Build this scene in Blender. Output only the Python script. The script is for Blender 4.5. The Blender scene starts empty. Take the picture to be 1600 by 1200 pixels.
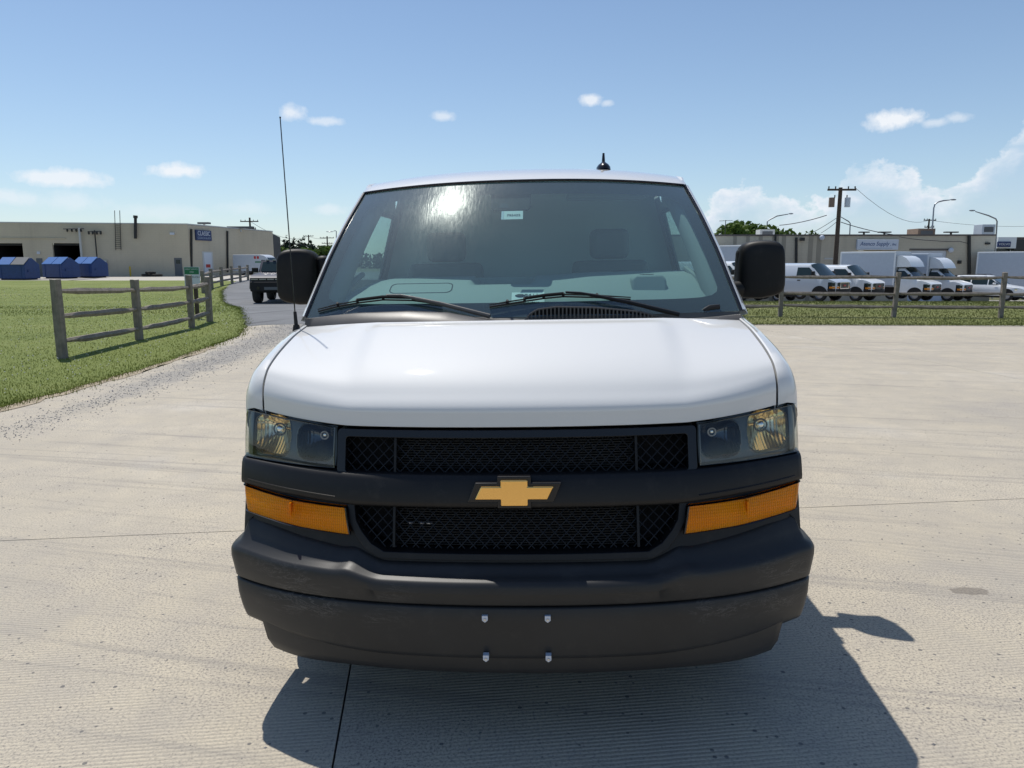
import bpy, bmesh, math, random
import numpy as np
from math import sin, cos, tan, pi, radians, sqrt, exp, atan, atan2, log
from mathutils import Vector, Matrix
random.seed(7)
RNG = np.random.default_rng(7)
S = bpy.context.scene
COL = S.collection

# ---------------------------------------------------------------- camera
F_PX, HOR, CAM_H = 1150.0, 412.0, 1.58
PITCH = atan((600 - HOR) / F_PX)
cam_d = bpy.data.cameras.new('camera')
cam = bpy.data.objects.new('camera', cam_d); COL.objects.link(cam)
cam_d.sensor_fit = 'HORIZONTAL'; cam_d.sensor_width = 36.0
cam_d.lens = F_PX / 1600 * 36.0
cam_d.clip_start = 0.05; cam_d.clip_end = 6000
cam.location = (0, 0, CAM_H)
cam.rotation_euler = (pi / 2 - PITCH, 0, 0)
S.camera = cam

# ---------------------------------------------------------------- light
SUN_VEC = Vector((-0.262, 0.37, 1.0)).normalized()        # towards the sun
SUN_EL = math.asin(SUN_VEC.z)
SUN_AZ = atan2(SUN_VEC.x, SUN_VEC.y)                       # clockwise from +Y
sun_d = bpy.data.lights.new('sun', 'SUN'); sun_d.energy = 4.2; sun_d.angle = radians(0.53)
sun_d.color = (1.0, 0.955, 0.88)
sun = bpy.data.objects.new('sun', sun_d); COL.objects.link(sun)
sun.rotation_euler = SUN_VEC.to_track_quat('Z', 'Y').to_euler()
sun.location = SUN_VEC * 50

def build_world():
    w = bpy.data.worlds.new('World'); S.world = w; w.use_nodes = True
    nt = w.node_tree; N = nt.nodes; L = nt.links; N.clear()
    def nd(t, **k):
        n = N.new(t)
        for a, b in k.items(): setattr(n, a, b)
        return n
    def mth(op, a, b=None, c=None, clamp=False):
        n = nd('ShaderNodeMath', operation=op); n.use_clamp = clamp
        for i, x in enumerate((a, b, c)):
            if x is None: continue
            if isinstance(x, (int, float)): n.inputs[i].default_value = x
            else: L.new(x, n.inputs[i])
        return n.outputs[0]
    sky = nd('ShaderNodeTexSky'); sky.sky_type = 'NISHITA'; sky.sun_disc = False
    sky.sun_elevation = SUN_EL; sky.sun_rotation = SUN_AZ
    sky.altitude = 100; sky.air_density = 1.0; sky.dust_density = 0.25; sky.ozone_density = 2.6
    tc = nd('ShaderNodeTexCoord')
    sep = nd('ShaderNodeSeparateXYZ'); L.new(tc.outputs['Generated'], sep.inputs[0])
    x, y, z = sep.outputs
    az = mth('ARCTAN2', x, y)
    el = mth('ARCSINE', z)
    def noise(sc, det, rough, sx=1, sy=1, dist=0.0, off=0.0):
        cb = nd('ShaderNodeCombineXYZ')
        L.new(mth('MULTIPLY', az, sx), cb.inputs[0]); L.new(mth('MULTIPLY', el, sy), cb.inputs[1])
        cb.inputs[2].default_value = off
        n = nd('ShaderNodeTexNoise'); n.inputs['Scale'].default_value = sc
        n.inputs['Detail'].default_value = det; n.inputs['Roughness'].default_value = rough
        n.inputs['Distortion'].default_value = dist
        L.new(cb.outputs[0], n.inputs['Vector']); return n.outputs['Fac']
    nz = noise(26, 6, .62)
    nf = noise(70, 5, .6, 1, 1, .3, 3.1)
    nsum = mth('ADD', mth('MULTIPLY', mth('SUBTRACT', nz, .5), 1.5), mth('MULTIPLY', mth('SUBTRACT', nf, .5), .9))
    # small fair-weather puffs: azimuth, elevation, half width, half height, strength (radians)
    def dirof(px, py):
        a = (px - 800) / F_PX; b = (600 - py) / F_PX
        v = Vector((a, cos(PITCH) + b * sin(PITCH), -sin(PITCH) + b * cos(PITCH))).normalized()
        return atan2(v.x, v.y), math.asin(v.z)
    puffs = [(455, 176, 24, 14, .75), (509, 189, 30, 7, .55), (692, 181, 22, 9, .6), (925, 156, 20, 11, .8), (949, 161, 14, 6, .5),
             (1404, 187, 44, 15, .95), (1371, 188, 16, 9, .6), (1461, 191, 24, 7, .5), (1496, 184, 18, 8, .5),
             (70, 277, 40, 13, .8), (118, 278, 42, 13, .8), (276, 267, 42, 13, .9), (112, 315, 44, 16, .35), (12, 307, 34, 12, .5),
             (380, 325, 40, 12, .25), (515, 327, 28, 10, .4), (250, 332, 60, 14, .25)]
    tot = None
    for px, py, hw, hh, st in puffs:
        a0, e0 = dirof(px, py)
        dx = mth('MULTIPLY', mth('SUBTRACT', az, a0), F_PX / hw)
        dy = mth('MULTIPLY', mth('SUBTRACT', el, e0), F_PX / hh)
        # flatter underside
        d = mth('SQRT', mth('ADD', mth('MULTIPLY', dx, dx), mth('MULTIPLY', dy, dy)))
        m = mth('SUBTRACT', mth('ADD', 1.0, nsum), d)
        m = mth('MULTIPLY', mth('MULTIPLY', m, 1.5, clamp=True), st)
        tot = m if tot is None else mth('MAXIMUM', tot, m)
    # cumulus bank low over the horizon on the right, thinning round to the left
    def ramp(v, pts):
        r = nd('ShaderNodeValToRGB'); L.new(v, r.inputs[0]); e = r.color_ramp.elements
        while len(e) < len(pts): e.new(.5)
        for k, (p, c) in enumerate(pts):
            e[k].position = p; e[k].color = (c, c, c, 1)
        return r.outputs[0]
    azn = mth('ADD', mth('MULTIPLY', az, 1 / (2 * pi)), .5, clamp=True)
    def azp(px): return dirof(px, 300)[0] / (2 * pi) + .5
    top = ramp(azn, [(0, .05), (.3, .0), (azp(1040), .0), (azp(1110), .080), (azp(1150), .108), (azp(1200), .085), (azp(1290), .075), (azp(1335), .122),
                     (azp(1400), .116), (azp(1470), .085), (azp(1520), .098), (azp(1570), .142), (azp(1600), .155), (.66, .17), (.8, .1), (1, .05)])
    lump = mth('MULTIPLY', mth('SUBTRACT', noise(34, 6, .6, 1, 1.2, .2, 7.7), .5), .085)
    h = mth('SUBTRACT', mth('ADD', top, lump), el)
    bank = mth('MULTIPLY', h, 110, clamp=True)
    bank = mth('MULTIPLY', bank, mth('MULTIPLY', top, 14, clamp=True))
    # dense sunlit heads, thin greyish bases
    head = mth('SUBTRACT', 1.0, mth('MULTIPLY', h, 20, clamp=True))
    body = mth('MULTIPLY', mth('SUBTRACT', noise(17, 7, .62, 1, 2.0, .4, 1.3), .30), 2.3, clamp=True)
    bank = mth('MULTIPLY', bank, mth('ADD', .24, mth('MULTIPLY', mth('MULTIPLY', body, mth('ADD', .34, mth('MULTIPLY', head, 1.3))), .78)), clamp=True)
    mask = mth('MAXIMUM', tot, bank)
    mask = mth('MULTIPLY', mask, mth('GREATER_THAN', el, 0.0))
    ccol = nd('ShaderNodeMix', data_type='RGBA'); L.new(head, ccol.inputs[0])
    ccol.inputs[6].default_value = (4.3, 5.5, 7.0, 1); ccol.inputs[7].default_value = (7.8, 8.1, 8.5, 1)
    # summer haze: the sky pales towards the horizon
    hz = mth('MULTIPLY', mth('POWER', mth('SUBTRACT', 1.0, mth('MULTIPLY', el, 1 / .62, clamp=True)), 2.6), .33)
    hm = nd('ShaderNodeMix', data_type='RGBA'); L.new(hz, hm.inputs[0]); L.new(sky.outputs[0], hm.inputs[6])
    hm.inputs[7].default_value = (4.5, 6.2, 8.1, 1)
    mx = nd('ShaderNodeMix', data_type='RGBA'); L.new(mask, mx.inputs[0])
    L.new(hm.outputs[2], mx.inputs[6]); L.new(ccol.outputs[2], mx.inputs[7])
    bg = nd('ShaderNodeBackground'); bg.inputs[1].default_value = 0.115
    L.new(mx.outputs[2], bg.inputs[0])
    out = nd('ShaderNodeOutputWorld'); L.new(bg.outputs[0], out.inputs[0])
build_world()
S.view_settings.view_transform = 'Standard'; S.view_settings.look = 'None'
S.view_settings.exposure = 0.0; S.view_settings.gamma = 1.0
try: S.view_settings.use_curve_mapping = False
except Exception: pass
S.render.engine = 'CYCLES'
S.cycles.use_denoising = True
S.cycles.max_bounces = 10; S.cycles.transparent_max_bounces = 16
S.cycles.caustics_reflective = False; S.cycles.caustics_refractive = False
S.cycles.sample_clamp_indirect = 6.0

# ---------------------------------------------------------------- materials
class NT:
    def __init__(s, name):
        s.m = bpy.data.materials.new(name); s.m.use_nodes = True
        s.t = s.m.node_tree; s.N = s.t.nodes; s.L = s.t.links; s.N.clear()
        s.out = s.N.new('ShaderNodeOutputMaterial')
    def nd(s, t, ins=None, **k):
        n = s.N.new(t)
        for a, b in k.items(): setattr(n, a, b)
        for a, b in (ins or {}).items(): s.put(n.inputs[a], b)
        return n
    def put(s, sock, v):
        if isinstance(v, bpy.types.NodeSocket): s.L.new(v, sock)
        else:
            if isinstance(v, tuple) and len(v) == 3 and sock.type == 'RGBA': v = (*v, 1)
            sock.default_value = v
    def mth(s, op, a, b=0.0, c=0.0, clamp=False):
        n = s.nd('ShaderNodeMath', operation=op); n.use_clamp = clamp
        for i, x in enumerate((a, b, c)): s.put(n.inputs[i], x)
        return n.outputs[0]
    def coord(s, kind='Object', scale=(1, 1, 1), rot=(0, 0, 0), loc=(0, 0, 0)):
        tc = s.nd('ShaderNodeTexCoord'); mp = s.nd('ShaderNodeMapping')
        s.L.new(tc.outputs[kind], mp.inputs[0]); mp.inputs['Scale'].default_value = scale
        mp.inputs['Rotation'].default_value = rot; mp.inputs['Location'].default_value = loc
        return mp.outputs[0]
    def along(s, ang, sx, sy):
        m = s.coord('Object', (1 / sx, 1 / sy, 1), (0, 0, radians(ang))); m.node.vector_type = 'TEXTURE'; return m
    def noise(s, vec, scale, detail=4, rough=.55, dist=0.0):
        n = s.nd('ShaderNodeTexNoise', {'Scale': scale, 'Detail': detail, 'Roughness': rough, 'Distortion': dist})
        s.L.new(vec, n.inputs['Vector']); return n.outputs['Fac']
    def ramp(s, v, pts):
        r = s.nd('ShaderNodeValToRGB'); s.L.new(v, r.inputs[0]); e = r.color_ramp.elements
        while len(e) < len(pts): e.new(.5)
        for k, (p, c) in enumerate(pts):
            e[k].position = p
            e[k].color = (c, c, c, 1) if isinstance(c, (int, float)) else (*c, 1)
        return r.outputs[0]
    def mix(s, f, a, b, mode='MIX'):
        n = s.nd('ShaderNodeMix', data_type='RGBA', blend_type=mode)
        for i, x in ((0, f), (6, a), (7, b)): s.put(n.inputs[i], x)
        return n.outputs[2]
    def bsdf(s, **k):
        n = s.nd('ShaderNodeBsdfPrincipled')
        for a, b in k.items(): s.put(n.inputs[a.replace('_', ' ')], b)
        return n
    def bump(s, h, strength=.3, dist=.01):
        n = s.nd('ShaderNodeBump', {'Strength': strength, 'Distance': dist}); s.L.new(h, n.inputs['Height']); return n.outputs[0]
    def done(s, sh): s.L.new(sh.outputs[0], s.out.inputs[0]); return s.m

def pm(name, col, rough=.5, metal=0.0, coat=0.0, var=0.0, vscale=6.0, bump=0.0, bscale=200.0, bdist=.002, spec=.5, kind='Object', vstretch=(1, 1, 1), emit=0.0):
    t = NT(name); c = col
    vec = t.coord(kind, vstretch)
    if var > 0:
        n = t.noise(vec, vscale, 5, .6)
        lo = tuple(max(0, x * (1 - var)) for x in col); hi = tuple(x * (1 + var) for x in col)
        c = t.ramp(n, [(.3, lo), (.7, hi)])
    k = dict(Base_Color=c, Roughness=rough, Metallic=metal, Coat_Weight=coat, Coat_Roughness=.03, Specular_IOR_Level=spec)
    if bump > 0: k['Normal'] = t.bump(t.noise(t.coord(kind), bscale, 3), bump, bdist)
    if emit > 0: k['Emission_Color'] = col; k['Emission_Strength'] = emit
    return t.done(t.bsdf(**k))

def glass(name, tint=(.7, .82, .8), k=1.5, rough=.02, streaks=False):
    t = NT(name)
    tr = t.nd('ShaderNodeBsdfTransparent', {'Color': tint})
    gl = t.nd('ShaderNodeBsdfGlossy', {'Color': (1, 1, 1), 'Roughness': rough})
    lw = t.nd('ShaderNodeLayerWeight', {'Blend': .5})     # same from both faces of the pane
    fac = t.mth('MULTIPLY', t.mth('ADD', .04, t.mth('MULTIPLY', .96, t.mth('POWER', lw.outputs['Facing'], 5.0))), k, clamp=True)
    mx = t.nd('ShaderNodeMixShader'); t.L.new(fac, mx.inputs[0]); t.L.new(tr.outputs[0], mx.inputs[1]); t.L.new(gl.outputs[0], mx.inputs[2])
    if streaks:
        # dried water runs and a dust film outside, tinted teal to add a reflected-sky veil
        n1 = t.noise(t.coord('Object', (85, 14, 14)), 1.0, 4, .6, .8)
        n2 = t.noise(t.coord('Object', (1, 1, 1)), 150, 2, .5)
        h = t.mth('ADD', n1, t.mth('MULTIPLY', n2, .3))
        g2 = t.nd('ShaderNodeBsdfGlossy', {'Color': (.90, 1, .97), 'Roughness': .20})
        t.L.new(t.bump(h, .08, .003), g2.inputs['Normal'])
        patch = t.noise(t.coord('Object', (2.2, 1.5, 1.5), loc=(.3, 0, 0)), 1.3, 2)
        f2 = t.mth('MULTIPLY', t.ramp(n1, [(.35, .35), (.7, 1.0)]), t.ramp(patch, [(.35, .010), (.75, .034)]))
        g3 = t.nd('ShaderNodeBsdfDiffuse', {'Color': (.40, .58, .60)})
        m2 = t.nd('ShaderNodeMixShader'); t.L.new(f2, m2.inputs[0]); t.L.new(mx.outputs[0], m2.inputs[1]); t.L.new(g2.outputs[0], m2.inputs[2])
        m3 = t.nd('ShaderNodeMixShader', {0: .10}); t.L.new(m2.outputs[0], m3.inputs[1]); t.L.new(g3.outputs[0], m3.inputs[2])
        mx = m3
    return t.done(mx)

def concrete_mat():
    t = NT('concrete')
    v = t.coord('Object')
    RA = radians(-6.85)
    big = t.noise(v, .45, 5, .6); mid = t.noise(v, 3.2, 5, .6); fine = t.noise(v, 95, 5, .75)
    col = t.ramp(big, [(.28, (.44, .40, .335)), (.42, (.53, .47, .365)), (.58, (.575, .51, .395)), (.72, (.61, .56, .47))])
    col = t.mix(t.ramp(mid, [(.35, .38), (.65, 0.0)]), col, (.37, .34, .305))
    col = t.mix(t.ramp(t.noise(v, 1.3, 6, .7, .8), [(.56, 0.0), (.72, .30)]), col, (.30, .28, .26))
    # exposed aggregate and pits
    worn = t.ramp(t.noise(v, .9, 4, .6, .4), [(.40, 0.0), (.58, 1.0)])
    col = t.mix(t.mth('MULTIPLY', t.ramp(fine, [(.36, .95), (.52, 0.0)]), t.mth('ADD', .5, t.mth('MULTIPLY', worn, .65))), col, (.21, .19, .175))
    vo = t.nd('ShaderNodeTexVoronoi', {'Scale': 30.0, 'Randomness': 1.0}); t.L.new(v, vo.inputs['Vector'])
    rnd = t.nd('ShaderNodeSeparateColor'); t.L.new(vo.outputs['Color'], rnd.inputs[0])
    spot = t.mth('MULTIPLY', t.mth('LESS_THAN', vo.outputs['Distance'], t.mth('MULTIPLY', rnd.outputs[1], .26)), t.mth('GREATER_THAN', rnd.outputs[0], .72))
    col = t.mix(t.mth('MULTIPLY', spot, .8), col, (.10, .10, .105))
    vo2 = t.nd('ShaderNodeTexVoronoi', {'Scale': 75.0}); t.L.new(v, vo2.inputs['Vector'])
    rn2 = t.nd('ShaderNodeSeparateColor'); t.L.new(vo2.outputs['Color'], rn2.inputs[0])
    sp2 = t.mth('MULTIPLY', t.mth('LESS_THAN', vo2.outputs['Distance'], .28), t.mth('MULTIPLY', t.mth('GREATER_THAN', rn2.outputs[0], .62), worn))
    col = t.mix(t.mth('MULTIPLY', sp2, .55), col, (.16, .15, .15))
    # long faint dark streaks running across
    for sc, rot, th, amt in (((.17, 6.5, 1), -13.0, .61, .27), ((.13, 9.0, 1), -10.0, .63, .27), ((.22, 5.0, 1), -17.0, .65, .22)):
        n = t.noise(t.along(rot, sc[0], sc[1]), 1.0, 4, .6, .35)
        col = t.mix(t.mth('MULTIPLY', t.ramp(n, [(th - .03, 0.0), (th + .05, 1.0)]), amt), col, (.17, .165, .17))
    # asphalt grit trodden along the left margin towards the road
    sx = t.nd('ShaderNodeSeparateXYZ'); t.L.new(v, sx.inputs[0]); X, Y = sx.outputs[0], sx.outputs[1]
    cen = t.mth('SUBTRACT', -4.8, t.mth('MULTIPLY', t.mth('POWER', t.mth('MAXIMUM', t.mth('SUBTRACT', Y, 8.0), 0.001), 1.9), .008))
    wid = t.mth('ADD', .16, t.mth('MULTIPLY', t.mth('MAXIMUM', t.mth('SUBTRACT', Y, 6.5), 0.0), .05))
    dd = t.mth('DIVIDE', t.mth('ABSOLUTE', t.mth('SUBTRACT', X, cen)), wid)
    gn = t.noise(v, 1.6, 6, .7, .3)
    gm = t.mth('MULTIPLY', t.mth('SUBTRACT', t.mth('ADD', 1.05, t.mth('MULTIPLY', t.mth('SUBTRACT', gn, .5), 3.0)), dd), 1.6, clamp=True)
    gm = t.mth('MULTIPLY', gm, t.mth('MULTIPLY', t.mth('SUBTRACT', Y, 6.0), .2, clamp=True))
    grit = t.ramp(t.noise(v, 38, 4, .7), [(.38, 0.15), (.6, 1.0)])
    col = t.mix(t.mth('MULTIPLY', t.mth('MULTIPLY', gm, grit), .9), col, (.18, .185, .195))
    # oil spot
    oc = t.nd('ShaderNodeVectorMath', operation='DISTANCE')
    ov = t.coord('Object', (1, 2.3, 1), loc=(-2.24, -3.39 * 2.3, 0)); t.L.new(ov, oc.inputs[0]); oc.inputs[1].default_value = (0, 0, 0)
    od = t.mth('ADD', oc.outputs['Value'], t.mth('MULTIPLY', t.mth('SUBTRACT', t.noise(v, 22, 3), .5), .09))
    col = t.mix(t.mth('MULTIPLY', t.mth('MULTIPLY', t.mth('SUBTRACT', .105, od), 60, clamp=True), .55), col, (.13, .11, .09))
    # tined finish
    rv = t.coord('Object', (1, 1, 1), (0, 0, RA))
    wv = t.nd('ShaderNodeTexWave', {'Scale': 16.5, 'Distortion': .9, 'Detail': 2.0, 'Detail Scale': .8}, wave_type='BANDS', bands_direction='Y', wave_profile='SIN')
    t.L.new(rv, wv.inputs['Vector'])
    tin = t.mth('MULTIPLY', wv.outputs['Fac'], t.mth('SUBTRACT', 1.0, t.mth('MULTIPLY', worn, .75)))
    col = t.mix(t.mth('MULTIPLY', t.ramp(wv.outputs['Fac'], [(0.0, .5), (.4, 0.0)]), t.mth('SUBTRACT', 1.0, t.mth('MULTIPLY', worn, .8))), col, (.22, .20, .18))
    hgt = t.mth('ADD', t.mth('MULTIPLY', tin, .9), t.mth('ADD', t.mth('MULTIPLY', fine, .55), t.mth('MULTIPLY', t.noise(v, 310, 3, .7), .7)))
    nrm = t.bump(hgt, .6, .005)
    return t.done(t.bsdf(Base_Color=col, Roughness=.86, Normal=nrm, Specular_IOR_Level=.3))

def grass_mat(name, cols, scale=1.0):
    t = NT(name); v = t.coord('Object')
    a = t.noise(v, .35 * scale, 5, .6); b = t.noise(v, 9 * scale, 5, .7)
    f = t.mth('ADD', t.mth('MULTIPLY', a, .55), t.mth('MULTIPLY', b, .45))
    col = t.ramp(f, [(.33, cols[0]), (.5, cols[1]), (.67, cols[2])])
    return t.done(t.bsdf(Base_Color=col, Roughness=.75, Normal=t.bump(t.noise(v, 30, 4, .7), .7, .05), Specular_IOR_Level=.2))

def asphalt_mat(name='asphalt', base=(.115, .118, .125)):
    t = NT(name); v = t.coord('Object')
    n = t.noise(v, .5, 5, .6); f = t.noise(v, 40, 4, .7)
    col = t.ramp(n, [(.3, tuple(x * .85 for x in base)), (.7, tuple(x * 1.25 for x in base))])
    col = t.mix(t.ramp(f, [(.35, .5), (.55, 0.0)]), col, tuple(x * .6 for x in base))
    s = t.noise(t.along(-20, 1.6, .10), 1.0, 3, .5, .4)
    col = t.mix(t.ramp(s, [(.62, 0.0), (.68, .55)]), col, (.06, .06, .065))
    return t.done(t.bsdf(Base_Color=col, Roughness=.85, Normal=t.bump(f, .4, .008), Specular_IOR_Level=.3))

def wood_mat(name, base=(.235, .205, .175)):
    t = NT(name)
    n = t.noise(t.coord('Object', (3, 3, 3)), 2.5, 5, .6); g = t.noise(t.coord('Generated', (40, 40, 2.0)), 1.0, 5, .65, .5)
    col = t.ramp(t.mth('ADD', t.mth('MULTIPLY', n, .45), t.mth('MULTIPLY', g, .55)), [(.32, tuple(x * .5 for x in base)), (.5, base), (.68, tuple(x * 1.5 for x in base))])
    return t.done(t.bsdf(Base_Color=col, Roughness=.85, Normal=t.bump(g, .6, .01), Specular_IOR_Level=.2))

def stucco_mat(name, base, drip=.18):
    t = NT(name); v = t.coord('Object')
    n = t.noise(v, .3, 5, .6); s = t.noise(t.coord('Object', (1.4, 1.4, .1)), 1.0, 5, .6)
    col = t.ramp(n, [(.3, tuple(x * .93 for x in base)), (.7, tuple(x * 1.06 for x in base))])
    col = t.mix(t.ramp(s, [(.55, 0.0), (.72, drip)]), col, tuple(x * .55 for x in base))
    br = t.nd('ShaderNodeTexBrick', {'Scale': 1.0, 'Mortar Size': .012, 'Brick Width': .4, 'Row Height': .2, 'Color1': (1, 1, 1), 'Color2': (.97, .97, .97), 'Mortar': (.86, .86, .86)})
    t.L.new(t.coord('Object', (1, 1, 1), (radians(90), 0, 0)), br.inputs['Vector'])
    col = t.mix(.6, col, br.outputs['Color'], 'MULTIPLY')
    return t.done(t.bsdf(Base_Color=col, Roughness=.8, Normal=t.bump(t.noise(v, 9, 4), .2, .02), Specular_IOR_Level=.25))

def leaf_mat(name, base):
    t = NT(name); v = t.coord('Object')
    f = t.mth('ADD', t.mth('MULTIPLY', t.noise(v, .5, 3), .6), t.mth('MULTIPLY', t.noise(v, 4, 3), .4))
    col = t.ramp(f, [(.35, tuple(x * .6 for x in base)), (.5, base), (.65, tuple(min(.3, x * 1.5) for x in base))])
    d = t.bsdf(Base_Color=col, Roughness=.6, Specular_IOR_Level=.2)
    tr = t.nd('ShaderNodeBsdfTranslucent'); t.L.new(col, tr.inputs[0])
    mx = t.nd('ShaderNodeMixShader', {0: .3}); t.L.new(d.outputs[0], mx.inputs[1]); t.L.new(tr.outputs[0], mx.inputs[2])
    return t.done(mx)

def plastic_mat(name, base, rough, scuff=0.0):
    """moulded black plastic with fine grain; scuff adds pale scrape marks"""
    t = NT(name); v = t.coord('Object')
    n = t.noise(v, 3, 5, .6)
    col = t.ramp(n, [(.3, tuple(x * .85 for x in base)), (.7, tuple(x * 1.15 for x in base))])
    dust = t.noise(v, 14, 6, .7)
    col = t.mix(t.ramp(dust, [(.55, 0.0), (.8, .05)]), col, (.30, .27, .23))
    if scuff > 0:
        sx = t.nd('ShaderNodeSeparateXYZ'); t.L.new(v, sx.inputs[0])
        au = t.mth('ABSOLUTE', sx.outputs[0])
        reg = t.mth('MULTIPLY', t.mth('MULTIPLY', t.mth('SUBTRACT', au, .30), 6, clamp=True), t.mth('MULTIPLY', t.mth('SUBTRACT', .62, sx.outputs[2]), 20, clamp=True))
        reg = t.mth('MULTIPLY', reg, t.mth('MULTIPLY', t.mth('SUBTRACT', sx.outputs[2], .40), 20, clamp=True))
        sc = t.noise(t.coord('Object', (5, 5, 26), (0, radians(14), 0)), 1.0, 6, .75, 1.6)
        line = t.ramp(sc, [(.485, 0.0), (.505, 1.0), (.525, 0.0)])
        patch = t.ramp(t.noise(t.coord('Object', (4, 4, 8)), 1.0, 3), [(.47, 0.0), (.62, 1.0)])
        col = t.mix(t.mth('MULTIPLY', t.mth('MULTIPLY', line, t.mth('MULTIPLY', reg, patch)), scuff), col, (.28, .27, .26))
    r = t.mth('ADD', rough, t.mth('MULTIPLY', t.mth('SUBTRACT', n, .5), .15))
    return t.done(t.bsdf(Base_Color=col, Roughness=r, Normal=t.bump(t.noise(v, 420, 2), .12, .001), Specular_IOR_Level=.34))

def amber_mat():
    t = NT('amber_lens'); v = t.coord('Object')
    wv = t.nd('ShaderNodeTexWave', {'Scale': 42.0, 'Distortion': 0.0}, wave_type='BANDS', bands_direction='X', wave_profile='SIN'); t.L.new(v, wv.inputs['Vector'])
    w2 = t.nd('ShaderNodeTexWave', {'Scale': 34.0, 'Distortion': 0.0}, wave_type='BANDS', bands_direction='Z', wave_profile='SIN'); t.L.new(v, w2.inputs['Vector'])
    h = t.mth('ADD', wv.outputs['Fac'], t.mth('MULTIPLY', w2.outputs['Fac'], .4))
    col = t.ramp(t.noise(v, 5, 3), [(.3, (1.0, .26, .002)), (.7, (1.0, .37, .003))])
    col = t.mix(t.ramp(wv.outputs['Fac'], [(.0, .45), (.5, 0.0)]), col, (.62, .12, .001))
    p = t.bsdf(Base_Color=col, Roughness=.12, Normal=t.bump(h, .5, .006), Specular_IOR_Level=.22)
    tl = t.nd('ShaderNodeBsdfTranslucent'); t.L.new(col, tl.inputs[0])
    tp = t.nd('ShaderNodeBsdfTransparent', {'Color': (.95, .40, .02)})
    m1 = t.nd('ShaderNodeMixShader', {0: .3}); t.L.new(p.outputs[0], m1.inputs[1]); t.L.new(tp.outputs[0], m1.inputs[2])
    return t.done(m1)

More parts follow.
